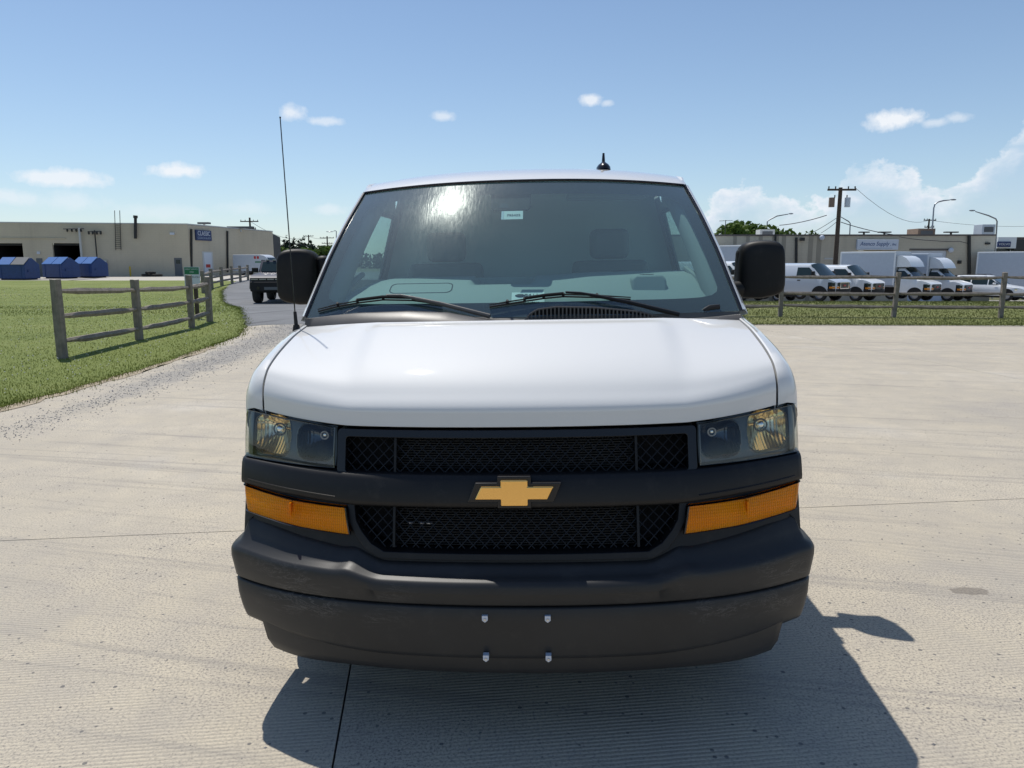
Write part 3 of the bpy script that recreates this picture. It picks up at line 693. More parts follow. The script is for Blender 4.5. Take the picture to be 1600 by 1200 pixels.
# black border printed on the inner face
A = [-1 + 2 * j / 60 for j in range(61)]
def fr_in(a):
    th = 2 * pi * a
    c, s = cos(th), sin(th); k = (abs(c)**14 + abs(s)**14)**(-1 / 14)
    x, y = c * k, s * k
    u = x * (.93 if True else 0); t = .5 + y * .5 * 1.0
    t = lerp(.098, .895, (y + 1) / 2); wx = lerp(.945, .925, (y + 1) / 2)
    return ws_pt(x * wx, t, .006)
def fr_out(a):
    th = 2 * pi * a
    c, s = cos(th), sin(th); k = max(abs(c), abs(s))
    return ws_pt(c / k * .997, lerp(.004, .996, (s / k + 1) / 2), .006)
n = 128; mb = MB()
mb.grid([[fr_out(k / n) for k in range(n)], [Vector(fr_out(k / n)).lerp(Vector(fr_in(k / n)), .5) for k in range(n)], [fr_in(k / n) for k in range(n)]], cv=True)
mb.build('windshield_border', M['frit'], van, 80)
for s in (-1, 1): mb = MB(); mb.tube([Vector(ws_pt(s * 1.004, k / 16)) + Vector((s * .004, -.001, .002)) for k in range(17)], .0075, 6); mb.build('windshield_trim', M['gloss_black'], van)
mb = MB(); mb.tube([Vector(ws_pt(-1 + 2 * k / 30, 1)) + Vector((0, .002, .006)) for k in range(31)], .0065, 6)
mb.build('windshield_trim', M['gloss_black'], van)
for s in (-1, 1):
    mb = MB(); rows = []
    for k in range(17):
        t = k / 16; p = Vector(ws_pt(s, t)); u = p.x
        rows.append([(u + s * .006, p.y - .001, p.z - .004), (u + s * .014, p.y + .002, p.z + .006), (u + s * .026, p.y + .020, p.z + .008), (u + s * .034, p.y + .06, p.z + .002),
                     (s * (side_u(p.z) + .0), p.y + .12, p.z - .02), (s * (side_u(p.z) - .03), p.y + .125, p.z - .03), (u - s * .04, p.y + .04, p.z - .03)])
    mb.grid(rows); mb.build('a_pillar', M['white'], van, 50)

# ---- roof
UW = .812; us = [UW * k / 24 for k in range(-24, 25)]
ee = [0, .012, .03, .06, .10, .16, .24, .34, .46, .62, .82, 1.1, 1.5, 2.2, 3.2, 3.7, 4.0, 4.1]
rows = []
for j, e in enumerate(ee):
    r = []
    for u in us:
        p = ws_pt(max(-1, min(1, u / ws_edge(1))), 1); v = min(5.64, p[1] + e + (max(0, abs(u) - .797)) * 1.6); base = roof_z(u, p[1])
        z = roof_z(u, v) - (base - p[2] - .008) * exp(-e / .10)
        r.append((u, v, z))
    rows.append(r)
rows.insert(0, [(p[0], p[1] + .01, p[2] - .03) for p in rows[0]])
mb = MB(); mb.grid(rows)
for s, c in ((-1, 0), (1, -1)):
    mb.grid([[r[c] for r in rows], [(r[c][0] + s * .012, r[c][1] + .01, r[c][2] - .012) for r in rows], [(r[c][0] + s * .012, r[c][1] + .01, r[c][2] - .03) for r in rows], [(s * .82, r[c][1], r[c][2] - .06) for r in rows]])
mb.build('roof', M['white'], van, 50)
for s in (-1, 1):   # rain gutter end standing a little proud at the front corner
    mb = MB(); mb.tube([(s * .806, 1.70, 1.958), (s * .808, 1.78, 1.990), (s * .812, 1.95, roof_z(.812, 1.95) - .014), (s * .814, 2.4, roof_z(.812, 2.4) - .016), (s * .814, 3.2, roof_z(.812, 3.2) - .016), (s * .814, 5.5, roof_z(.812, 5.5) - .016)], [.008, .014, .015, .012, .012, .012], 8)
    mb.build('drip_rail', M['white'], van)

# ---- rear and underside
mb = MB(); mb.grid([[(x * side_u(z), 5.65, z) for x in (-1, -.5, 0, .5, 1)] for z in (.40, .6, .9, 1.3, 1.5, 1.9, 1.985)])
mb.grid([[(x * .827, 5.65, z0) for x, z0 in ((-1, 1.985), (0, 1.985), (1, 1.985))], [(x * .825, 5.64, z1) for x, z1 in ((-1, 2.036), (0, 2.09), (1, 2.036))]])
mb.build('rear_doors', M['white'], van, 40)
mb = MB(); mb.box(-.72, .72, .45, 5.6, .36, .47); mb.box(-.95, .95, 1.45, 3.9, .40, .47)
mb.box(-.62, .62, .50, .95, .47, 1.10); mb.box(-.85, .85, .22, .62, .30, .56)
mb.build('underbody', M['matte_black'], van)
for s in (-1, 1):
    for c in (AX_V, AX_V + 3.43):
        mb = MB(); mb.grid([[(s * x, c + AX_R * 1.02 * cos(a), .37 + AX_R * 1.02 * sin(a)) for x in (.62, .985)] for a in [pi * k / 14 for k in range(15)]])
        mb.build('wheel_well', M['matte_black'], van)
def wheel(parent, c, axis_x, R=.37, W=.24, name='wheel', rim=None, r_rim=.22, detail=True):
    """wheel with tyre and rim, axle along local x"""
    n = 28; prof = [(r_rim, -W * .42), (R * .88, -W * .5), (R * .97, -W * .42), (R, -W * .28), (R, W * .28), (R * .97, W * .42), (R * .88, W * .5), (r_rim, W * .42)]
    mb = MB(); mb.grid([[(c[0] + w, c[1] + r * cos(2 * pi * k / n), c[2] + r * sin(2 * pi * k / n)) for k in range(n)] for r, w in prof], cv=True)
    o = mb.build(name, M['rubber'], parent)
    o2 = MB(); sgn = axis_x
    pr = [(r_rim * 1.02, W * .44), (r_rim * .93, W * .40), (r_rim * .85, W * .30), (r_rim * .5, W * .33), (r_rim * .35, W * .42), (.001, W * .43)]
    o2.grid([[(c[0] + sgn * w, c[1] + r * cos(2 * pi * k / n), c[2] + r * sin(2 * pi * k / n)) for k in range(n)] for r, w in pr], cv=True)
    if detail:
        for k in range(8):
            a = 2 * pi * k / 8; r = r_rim * .68
            o2.sphere((c[0] + sgn * W * .325, c[1] + r * cos(a), c[2] + r * sin(a)), r_rim * .1, 6, 4)
    o2.build('rim', rim or M['grey_metal'], o)
    return o
for s in (-1, 1):
    for c in (AX_V, AX_V + 3.43): wheel(van, (s * .855, c, .37 - s * .0165), s)

# ---- bumper
def bump_path(n=64):
    P = []
    for k in range(n + 1):
        u = .95 * k / n; P.append((u, .03 + plan(u)))
    P += [(.968, .243), (.985, .2545), (.998, .268), (1.006, .288), (1.011, .325), (1.014, .40), (1.014, .50), (1.008, .62)]
    full = [(-a, b) for a, b in P[::-1]] + P[1:]
    N = []
    for i in range(len(full)):
        a = Vector((*full[max(i - 1, 0)], 0)); b = Vector((*full[min(i + 1, len(full) - 1)], 0)); d = (b - a).normalized(); N.append((-d.y, d.x))
    return full, N
BP, BN = bump_path()
def crest(u):
    u = abs(u); return lerp(.5885, .6085, sstep(u, .43, .545)) + .006 * exp(-((u - .55) / .03)**2) + .014 * sstep(u, .72, 1.0)
def bsec(i, d, z, sc=1.0):
    (u, v), (nu, nv) = BP[i], BN[i]; return (u * sc + nu * d, v + nv * d, z)
mb = MB(); rows = []
for i, (u, v) in enumerate(BP):
    zc = crest(u); side = sstep(abs(u), .93, 1.0); r = []
    dep = lerp(.085, .075, side); hi = lerp(.040, .095, sstep(abs(u), .40, 1.0)); fl = -.010 * side - .012 * (1 - sstep(abs(u), .55, .75)) - .006 * sstep(abs(u), .55, .75) * (1 - side)
    for d, z in ((dep + .02, zc + hi + .004), (dep, zc + hi), (dep * .76, zc + hi * .84), (dep * .55, zc + hi * .48), (dep * .32, zc + hi * .15), (.008 + fl * .5, zc + .004), (.003 + fl * .8, zc - .003), (.0005 + fl, zc - .013), (fl, zc - .034), (fl * .5, .555), (.001, .516), (.004, .511), (.014, .5085), (.018, .506)):
        r.append(bsec(i, d, z))
    rows.append(r)
mb.grid(rows); mb.build('bumper_top', M['bumper'], van, 50)
mb = MB(); rows = []
for i, (u, v) in enumerate(BP):
    o = .009 * sstep(abs(u), .6, 1.0); zl = .3175 + .030 * sstep(abs(u), .4, .98)
    rows.append([bsec(i, d, z) for d, z in ((.016, .5045), (.006, .503), (.002, .498), (.004, .45), (.010 + o * .3, .40), (.016 + o * .6, zl + .02), (.020 + o * .8, zl + .006), (.028 + o, zl), (.08 + o, zl - .002))])
mb.grid(rows); mb.build('bumper_face', M['bumper'], van, 50)
mb = MB(); rows = []
VP = [(u, .055 + plan(u)) for u in [.90 * k / 40 for k in range(41)]] + [(.912, .262), (.918, .30), (.916, .36), (.90, .50)]
VP = [(-a, b) for a, b in VP[::-1]] + VP[1:]
for u, v in VP:
    zl = .3155 + .030 * sstep(abs(u), .4, .98); zb = lerp(.250, .240, sstep(abs(u), .5, .9)); k = 1 - .045 * sstep(abs(u), .7, .92)
    rows.append([(u, v, zl + .02), (u * lerp(1, k, .35), v + .002, lerp(zl, zb, .5)), (u * lerp(1, k, .8), v + .012, zb + .012), (u * k, v + .03, zb), (u * k, v + .10, zb - .004)])
mb.grid(rows); mb.build('bumper_valance', M['bumper'], van, 50)
for u, z in ((-.096, .4715), (.103, .4715), (-.096, .337), (.104, .337)):
    v = .03 + plan(u); mb = MB()
    mb.prism([(-.009, .010), (.009, .010), (.009, -.005), (0, -.012), (-.009, -.005)], lambda a, b, d: (u + a, v + d, z + b), -.008, .012)
    o = mb.build('plate_clip', M['sign_white'], van)
    mb = MB(); mb.tube([(u, v - .0085, z - .002), (u, v - .011, z - .002)], .004, 8); mb.build('clip_hole', M['steel'], o)

for s in (-1, 1):
    mb = MB(); mb.box(min(s * .60, s * .985), max(s * .60, s * .985), .50, .53, .40, 1.06); mb.build('leak_blocker', M['matte_black'], van)  # added slab behind the lamp, keeps sun from leaking through
# ---- fascia behind the lamps
def patch(us, z0, z1, nz, off, name, mat, parent, hole=None, smooth=40):
    mb = MB(); P = [[(u, FV(u, lerp(z0(u), z1(u), j / nz)) + off, lerp(z0(u), z1(u), j / nz)) for u in us] for j in range(nz + 1)]
    nc = len(us); fs = []
    for j in range(nz):
        for i in range(nc - 1):
            if hole:
                q = P[j][i]; w = P[j + 1][i + 1]
                if hole((q[0] + w[0]) / 2, (q[2] + w[2]) / 2): continue
            fs.append((j * nc + i, j * nc + i + 1, (j + 1) * nc + i + 1, (j + 1) * nc + i))
    mb.add([p for r in P for p in r], fs); return mb.build(name, mat, parent, smooth)
U97 = [.975 * k / 60 for k in range(-60, 61)]
def low_open(u, z, m=0.0):
    hw = interp(z, [(.657, .43), (.68, .475), (.717, .509), (.75, .530), (.80, .536)]); return abs(u) < hw + m and .657 - m < z < .80
patch(U97, lambda u: .585, lambda u: .90, 26, .018, 'fascia_panel', M['black'], van, lambda u, z: low_open(u, z, .006))
patch([.605 * k / 30 for k in range(-30, 31)], lambda u: .64, lambda u: 1.062, 6, .105, 'radiator_support', M['void'], van)
# wide painted-black bar that carries the emblem
def band_t(u): return lerp(.9035, .916, sstep(abs(u), .5, .98))
def band_b(u): return lerp(.7975, .826, max(0, (abs(u) - .54) / .43))
BU = [.982 * k / 64 for k in range(-64, 65)]
rows = []
prof = [(1.0, .05), (1.0, .012), (.985, -.004), (.94, -.011), (.82, -.016), (.5, -.017), (.2, -.016), (.07, -.012), (.02, -.005), (.0, .012), (0, .03)]
for t, off in prof: rows.append([(u, FV(u, lerp(band_b(u), band_t(u), t)) + off, lerp(band_b(u), band_t(u), t)) for u in BU])
mb = MB(); mb.grid(rows)
for s, c in ((-1, 0), (1, -1)): mb.grid([[r[c] for r in rows], [(s * .992, r[c][1] + .05, r[c][2]) for r in rows], [(s * .992, r[c][1] + .16, r[c][2]) for r in rows]])
band = mb.build('grille_bar', M['black'], van, 60)
# step line pressed in the bar
for s in (-1, 1):
    mb = MB(); mb.tube([(s * u, FV(u, z) - .0165, z) for u, z in [(lerp(.60, .95, k / 14), band_b(lerp(.60, .95, k / 14)) + .024) for k in range(15)]], .0022, 5)
    mb.build('bar_crease', M['gloss_black'], band)

# ---- emblem: gold bow-tie on a black stepped plate
def bow(w, t, h, wc, slant):
    return [(-w + slant * .5, t), (-wc, t), (-wc, h), (wc, h), (wc, t), (w + slant * .5, t), (w - slant * .5, -t), (wc, -t), (wc, -h), (-wc, -h), (-wc, -t), (-w - slant * .5, -t)]
ZE = .854
def emb(a, b, d): return (a, FV(0, ZE) - .020 + .06 * b + d, ZE + b)
mb = MB(); mb.prism(bow(.139, .0315, .0525, .0545, .026), emb, -.010, .02); plate = bevel(mb.build('emblem_plate', M['gloss_black'], band, None), .003)
mb = MB(); mb.prism(bow(.117, .0215, .0425, .0435, .021), emb, -.0185, -.004); bevel(mb.build('emblem', M['gold'], plate, None), .004, 3)

# ---- upper grille frame and mesh
def fpt(off): return lambda a, b, d: (a, FV(a, b) + off + d, b)
def rrect(x, z0, z1, r, n=5):
    P = []
    for cx, cz, a0 in ((x - r, z1 - r, 0), (-x + r, z1 - r, 90), (-x + r, z0 + r, 180), (x - r, z0 + r, 270)):
        for k in range(n + 1): a = radians(a0 + 90 * k / n); P.append((cx + r * cos(a), cz + r * sin(a)))
    Q = []
    for p, q in zip(P, P[1:] + P[:1]):
        m_ = max(1, int(abs(p[0] - q[0]) / .06)); Q += [(lerp(p[0], q[0], k / m_), lerp(p[1], q[1], k / m_)) for k in range(m_)]
    return Q
inn = rrect(.571, .901, 1.016, .012); out = [(a * 1.0 + (.030 if a > 0 else -.030) * (abs(a) > .5) , b) for a, b in inn]
out = [(max(-.602, min(.602, a * 1.053)), lerp(.898, 1.040, (b - .901) / .115)) for a, b in inn]
mb = MB(); mb.ring(inn, out, fpt(-.004), 0, .10); bevel(mb.build('grille_frame', M['gloss_black'], van, 30), .004)
def lattice(name, zlo, zhi, test, pitch, off, r, parent):
    mb = MB()
    for sgn in (1, -1):
        k = -1.6
        while k < 1.6:
            pts = [(k + sgn * (zz - zlo), zz) for zz in [lerp(zlo, zhi, q / 16) for q in range(17)]]
            run = []
            for u, z in pts + [(9, 9)]:
                if test(u, z): run.append((u, FV(u, z) + off, z))
                else:
                    if len(run) > 1: mb.tube([run[0], run[-1]], r, 4, False)
                    run = []
            k += pitch
    return tag(mb.build(name, M['black'], parent, None), kind='stuff')
lattice('grille_mesh', .901, 1.016, lambda u, z: abs(u) < .572, .038, .020, .0022, van)
def cooler(z0, z1, hw, name):
    mb = MB(); nz = int((z1 - z0) / .0075)
    for k in range(nz):
        z = z0 + (k + .5) * (z1 - z0) / nz
        mb.grid([[(u, FV(u, z) + .055 + o, z + dz) for u in [hw * q / 10 for q in range(-10, 11)]] for o, dz in ((.012, -.0028), (0, -.001), (0, .001), (.012, .0028))])
    mb.grid([[(u, FV(u, z) + .070, z) for u in [hw * q / 10 for q in range(-10, 11)]] for z in (z0, z1)])
    return tag(mb.build(name, M['radiator'], van, None), kind='stuff')
cooler(.903, 1.014, .40, 'radiator_fins'); cooler(.662, .795, .40, 'cooler_fins')
for s in (-1, 1):
    for z0, z1 in ((.903, 1.014), (.668, .795)):
        mb = MB(); mb.prism([(FV(.4, z0) + .012, z0), (FV(.4, z1) + .012, z1), (FV(.4, z1) + .09, z1), (FV(.4, z0) + .09, z0)], lambda a, b, d: (d, a, b), s * .40 - .004, s * .40 + .004); mb.build('grille_post', M['black'], van)
low = [(.43, .657), (.475, .680), (.509, .717), (.530, .75), (.536, .797)]
inn = [(-a, b) for a, b in low[::-1]] + [(-.43 + .86 * k / 12, .657) for k in range(1, 12)] + low + [(.536 - 1.072 * k / 14, .797) for k in range(1, 14)]
out = [(a * 1.045 + (.0), b - .020 * (b < .79) * (1 - (b - .657) / .14) + .004 * (b > .79)) for a, b in inn]
mb = MB(); mb.ring(inn, out, fpt(.0), 0, .10); bevel(mb.build('lower_grille_frame', M['black'], van, 40), .006, 3)
lattice('lower_grille_mesh', .657, .797, lambda u, z: low_open(u, z), .038, .022, .0022, van)
# loose fixings glimpsed behind the lower mesh
for u in (-.348, -.312, -.285): mb = MB(); mb.sphere((u, FV(u, .735) + .040, .737), (.012, .006, .005), 8, 5); mb.build('hose_clamp', M['grey_metal'], van)

# ---- headlamps
def hl_top(u): return interp(u, [(.60, 1.0425), (.64, 1.0445), (.70, 1.0525), (.77, 1.0605), (.90, 1.0735), (.972, 1.079)])
def hl_bot(u): return interp(u, [(.60, .9125), (.97, .921)])
for s in (-1, 1):
    lamp = bpy.data.objects.new('headlight', None); link(lamp, van)
    # lens
    ua = [lerp(.609, .968, k / 24) for k in range(25)]; rows = []
    for j in range(13):
        t = j / 12; r = [(s * u, FV(u, lerp(hl_bot(u), hl_top(u), t)) - .006 * sin(pi * min(1, max(0, t * 1.0))) - .004, lerp(hl_bot(u), hl_top(u), t)) for u in ua]
        e = r[-1]; r += [(s * .979, e[1] + .014, e[2]), (s * .986, e[1] + .04, e[2]), (s * .990, e[1] + .09, e[2] - .004), (s * .992, e[1] + .15, e[2] - .008)]
        rows.append(r)
    mb = MB(); mb.grid(rows); mb.build('lens', M['lens'], lamp, 60)
    mb = MB(); mb.grid([[(p[0] - s * .007, p[1] + .012, p[2]) for p in r[-6:]] for r in rows]); mb.build('lamp_side', M['lamp_dark'], lamp, 60)
    # rim of the housing round the lens
    mb = MB()
    b = rows[0]; t_ = rows[-1]; loop = b + [r[-1] for r in rows[1:-1]] + t_[::-1] + [r[0] for r in rows[1:-1][::-1]]
    lv = [Vector(p) for p in loop]; cen = sum(lv, Vector()) / len(lv)
    mb.grid([[p + Vector((0, -.001, 0)) for p in lv], [p + (cen - p).normalized() * .006 + Vector((0, .0, 0)) for p in lv], [p + (cen - p).normalized() * .007 + Vector((0, .025, 0)) for p in lv]], cv=True)
    mb.build('lens_rim', M['lamp_dark'], lamp, 50)
    # height field: dark housing with two reflector bowls
    bowls = [(.868, .998, .078, .068, 'big'), (.690, .985, .070, .058, 'small')]
    nu, nz = 110, 56; P = []
    for j in range(nz + 1):
        r = []
        for i in range(nu + 1):
            u = lerp(.609, .985, i / nu); z = lerp(hl_bot(min(u, .97)), hl_top(min(u, .97)), j / nz); d = .024; k_ = 0
            for q, (cu, cz, ru, rz, nm) in enumerate(bowls):
                a, c_ = (u - cu) / ru, (z - cz) / rz; m_ = (abs(a)**3.6 + abs(c_)**3.6)**(1 / 3.6)
                if m_ < 1:
                    dep = .080 if nm == 'big' else .066
                    d = .024 + .008 + dep * (1 - min(1, m_)**2 * .92) ; k_ = q + 1
                    fl = abs(((u - cu) / .0125) % 1 - .5) * .003 if nm == 'big' else abs(((u - cu) / .011) % 1 - .5) * .0035
                    d -= fl * (1 if abs(a) > .22 or nm == 'big' else .3)
                    pass
                elif m_ < 1.05: d = .022
            v = FV(u, z) + d
            if u > .965: v += (u - .965) * 3.2
            r.append((s * u, v, z, k_))
        P.append(r)
    parts = {0: MB(), 1: MB(), 2: MB()}
    for kk, mbk in parts.items():
        vs = [p[:3] for r in P for p in r]; fs = []
        for j in range(nz):
            for i in range(nu):
                ks = (P[j][i][3], P[j][i + 1][3], P[j + 1][i + 1][3], P[j + 1][i][3])
                ow = max(ks) if len(set(ks)) == 1 else 0
                if ow == kk: fs.append((j * (nu + 1) + i, j * (nu + 1) + i + 1, (j + 1) * (nu + 1) + i + 1, (j + 1) * (nu + 1) + i))
        used = sorted(set(i for f in fs for i in f)); mp = {q: w for w, q in enumerate(used)}
        mbk.add([vs[q] for q in used], [tuple(mp[q] for q in f) for f in fs])
    parts[0].build('housing', M['lamp_dark'], lamp, 30)
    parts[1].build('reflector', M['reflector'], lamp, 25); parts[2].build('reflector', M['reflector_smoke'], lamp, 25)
    # bulbs and their shields
    for cu, cz, rr in ((.850, 1.010, .016), (.668, 1.002, .010)):
        vv = FV(cu, cz) + .045; mb = MB()
        mb.sphere((s * cu, vv + .02, cz), (rr, rr * .9, rr), 14, 8); mb.tube([(s * cu, vv + .03, cz), (s * cu, vv + .09, cz)], rr * .7, 10)
        mb.build('bulb', M['chrome'], lamp)
        mb = MB(); mb.grid([[(s * cu + (rr * 1.35 + .003 * cos(b)) * cos(a), vv + .012 + .003 * sin(b), cz + (rr * 1.35 + .003 * cos(b)) * sin(a)) for b in [2 * pi * q / 6 for q in range(6)]] for a in [2 * pi * q / 18 for q in range(18)]], cu=True, cv=True)
        mb.build('bulb_shield', M['lamp_dark'] if cu > .8 else M['grey_metal'], lamp)
    # turn signal lens
    rows = []
    for j in range(9):
        t = j / 8; r = []
        for k in range(31):
            a = k / 30; ut, ub = lerp(.568, .963, a), lerp(.551, .945, a)
            zt = interp(a, [(0, .790), (.5, .7975), (1, .8205)]); zb = interp(a, [(0, .708), (.45, .718), (1, .740)])
            u = lerp(ub, ut, t); z = lerp(zb, zt, t); r.append((s * u, FV(u, z) - .010 - .004 * sin(pi * t), z))
        e = r[-1]; r += [(e[0] + s * .010, e[1] + .016, e[2]), (e[0] + s * .016, e[1] + .05, e[2]), (e[0] + s * .018, e[1] + .12, e[2])]
        rows.append(r)
    mb = MB(); mb.grid(rows); back = [[(p[0], p[1] + .028, p[2]) for p in r] for r in rows]
    b = rows[0]; t_ = rows[-1]; loop = [Vector(p) for p in b + [r[-1] for r in rows[1:-1]] + t_[::-1] + [r[0] for r in rows[1:-1][::-1]]]
    mb.grid([loop, [p + Vector((0, .028, 0)) for p in loop]], cv=True)
    ts = mb.build('turn_signal', M['amber'], van, 50)
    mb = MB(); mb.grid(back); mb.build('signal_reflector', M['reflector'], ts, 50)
    cen = sum(loop, Vector()) / len(loop); mb = MB()
    mb.grid([[p + (p - cen).normalized() * .007 + Vector((0, .012, 0)) for p in loop], [p + (p - cen).normalized() * .006 + Vector((0, -.003, 0)) for p in loop], [p + Vector((0, -.001, 0)) for p in loop], [p + Vector((0, .02, 0)) for p in loop]], cv=True)
    mb.build('signal_bezel', M['gloss_black'], ts, 50)
    mb = MB(); u = .765; mb.box(s * u - .003, s * u + .003, FV(u, .757) - .0165, FV(u, .757) + .005, .722, .794); mb.build('signal_rib', M['amber'], ts)

# ---- mirrors
MV = 1.48
for s in (-1, 1):
    m = bpy.data.objects.new('side_mirror', None); link(m, van)
    zc, h, uc, hw = (1.523, .130, 1.141, .102) if s > 0 else (1.529, .129, 1.112, .092)
    mb = MB(); rows = []
    for dv, sc in ((-.050, .0), (-.050, .35), (-.049, .62), (-.046, .82), (-.040, .92), (-.030, .970), (-.014, .994), (.01, 1.0), (.05, .985), (.085, .94)):
        r = []
        for k in range(56):
            a = 2 * pi * k / 56; c, q = cos(a), sin(a); p = 6.0
            kk = (abs(c)**p + abs(q)**p)**(-1 / p); x, z = c * kk, q * kk
            tap = 1 + .03 * (-z if z < 0 else -z * 1.6)
            lift = (.016 * (1 - x * x) * max(0, z) + .022 * max(0, x) * max(0, -z)) / h
            f = sc if sc else .001
            r.append((s * (uc + x * hw * tap * f), MV + dv + .03 * (-x) * f, zc + (z + lift) * h * f))
        rows.append(r)
    mb.grid(rows, cv=True); mb.build('mirror_housing', M['mirror_black'], m, 60)
    mb = MB(); mb.box(s * (uc - hw) - .012 * (s < 0) - .05 * (s > 0) * 0, s * (uc - hw) + .05, MV + .02, MV + .10, zc - .06, zc + .110)
    bevel(mb.build('mirror_back', M['mirror_black'], m), .025, 3)
    mb = MB(); mb.grid([[(s * (uc + x * hw * .86), MV + .087, zc + z * h * .86) for x in (-1, 1)] for z in (-1, 1)]); mb.build('mirror_glass', M['chrome'], m)
    mb = MB(); rows = []
    for u, zt, zb, d in ((uc, zc - .040, zc - .118, .045), (1.05, zc - .045, zc - .122, .05), (.99, zc - .052, zc - .124, .055), (.92, zc - .06, zc - .126, .06)):
        zm, hh = (zt + zb) / 2, (zt - zb) / 2
        rows.append([(s * u, MV + .025 + d * cos(a), zm + hh * max(-1, min(1, 1.25 * sin(a)))) for a in [2 * pi * k / 16 for k in range(16)]])
    mb.grid(rows, cv=True); mb.build('mirror_arm', M['mirror_black'], m, 50)

# ---- cowl, vent, wipers, antennas
CU = [.915 * k / 40 for k in range(-40, 41)]
def cowl_hi(u): return interp(u, [(-.915, 1.372), (-.80, 1.385), (-.673, 1.396), (-.458, 1.402), (-.297, 1.394), (-.112, 1.362), (0, 1.352), (.06, 1.352), (.60, 1.345), (.75, 1.352), (.915, 1.362)])
rows = []
for t in (0, .08, .25, .5, .75, .9, 1.0):
    r = []
    for u in CU:
        i = len(HCs) - 1; h = hood_pt(max(-UG, min(UG, u)), i); v0, z0 = h[1] + .012, h[2] - .030; v1 = WV(u, 1.375) - .004; z1 = 1.374 + (0 if abs(u) < .9 else 0)
        zz = lerp(z0, z1, t); zz = max(zz - .05 * (1 - t), zz) if t in (0, 1) else lerp(z0, cowl_hi(u) - .006, sstep(t, 0, .55))
        if t == 1.0: zz = 1.366
        r.append((u, lerp(v0, v1, t), zz))
    rows.append(r)
mb = MB(); mb.grid(rows); mb.build('cowl', M['cowl'], van, 60)
# raised air-intake grille on the driver's half
def vent_z(u): return interp(u, [(.018, 1.345), (.045, 1.378), (.075, 1.395), (.153, 1.404), (.308, 1.398), (.489, 1.378), (.605, 1.345)])
VU = [lerp(.02, .602, k / 50) for k in range(51)]
def vent_v(u): return .862 + .10 * u * u
mb = MB(); mb.tube([(u, vent_v(u), vent_z(u)) for u in VU], .0045, 6)
vent = mb.build('cowl_vent', M['cowl'], van)
mb = MB(); nsl = 36
for k in range(nsl):
    u = lerp(.034, .59, k / (nsl - 1)); z1 = vent_z(u)
    mb.box(u - .0028, u + .0028, vent_v(u) - .006, vent_v(u) + .004, 1.30, z1)
tag(mb.build('vent_slats', M['cowl'], vent, None), kind='stuff')
mb = MB(); mb.grid([[(u, vent_v(u) + .022, z) for u in VU] for z in (1.30, 1.34)]); mb.grid([[(u, vent_v(u) + .022, 1.34) for u in VU], [(u, vent_v(u) + .016, vent_z(u) - .004) for u in VU]])
mb.build('vent_cavity', M['void'], vent)
mb = MB(); mb.tube([(.755, .955, 1.335), (.765, .955, 1.372), (.79, .96, 1.384), (.83, .97, 1.386)], .012, 8); mb.build('washer_hose', M['black'], van)
def onglass(u, z, lift): return (u, WV(u, z) - lift * .72, z + lift * .68)
for nm, bl, arm in (('a', [(-.867, 1.391), (-.78, 1.411), (-.694, 1.424), (-.581, 1.436), (-.45, 1.432), (-.328, 1.415)], [(-.120, 1.352), (-.327, 1.404), (-.439, 1.427), (-.500, 1.439), (-.565, 1.440)]),
                    ('b', [(-.125, 1.402), (-.05, 1.413), (.021, 1.422), (.10, 1.432), (.181, 1.438), (.32, 1.432), (.46, 1.421)], [(.652, 1.344), (.445, 1.397), (.32, 1.424), (.25, 1.437), (.19, 1.441)])):
    w = bpy.data.objects.new('wiper', None); link(w, van)
    mb = MB(); mb.tube([onglass(u, z, .028) for u, z in arm], [.010, .0085, .007, .0055, .005], 8); mb.build('wiper_arm', M['black'] if nm == 'b' else M['cowl'], w)
    mb = MB(); mb.tube([onglass(u, z, .006) for u, z in bl], [.004] * len(bl), 6); mb.tube([onglass(u, z + .002, .016) for u, z in bl], [.0025] + [.0035] * (len(bl) - 2) + [.0025], 6)
    q = len(bl) // 2
    mb.tube([onglass(u, z + .003, .024) for u, z in bl[q - 1:q + 2]], .005, 6)
    for u, z in bl[1:-1]: mb.tube([onglass(u, z, .005), onglass(u, z + .003, .024)], .006, 6)
    mb.build('wiper_blade', M['matte_black'], w)
mast = MB(); mast.tube([(-.940, .90, 1.318), (-.941, .90, 1.345)], [.018, .012], 10); mast.tube([(-.941, .90, 1.342), (-.9425, .90, 1.40)], [.0085, .007], 8); ab = mast.build('antenna_base', M['matte_black'], van)
mb = MB(); mb.tube([(-.9425, .90, 1.40), (-.9455, .90, 1.7), (-.952, .905, 2.178)], [.0026, .0024, .0022], 6); mb.sphere((-.952, .905, 2.180), .004, 6, 4); mb.build('antenna_mast', M['gloss_black'], ab)
zf = roof_z(.433, 2.05)
mb = MB(); mb.grid([[(.433 + a * cos(2 * pi * k / 16), 2.05 + b * sin(2 * pi * k / 16), zf + z) for k in range(16)] for a, b, z in ((.040, .07, -.004), (.038, .066, .010), (.028, .05, .024), (.014, .03, .034), (.009, .014, .040))], cv=True)
fin = mb.build('roof_antenna', M['gloss_black'], van, 60)
mb = MB(); mb.tube([(.433, 2.05, zf + .03), (.434, 2.057, zf + .086)], [.010, .006], 8); mb.build('antenna_stub', M['gloss_black'], fin)

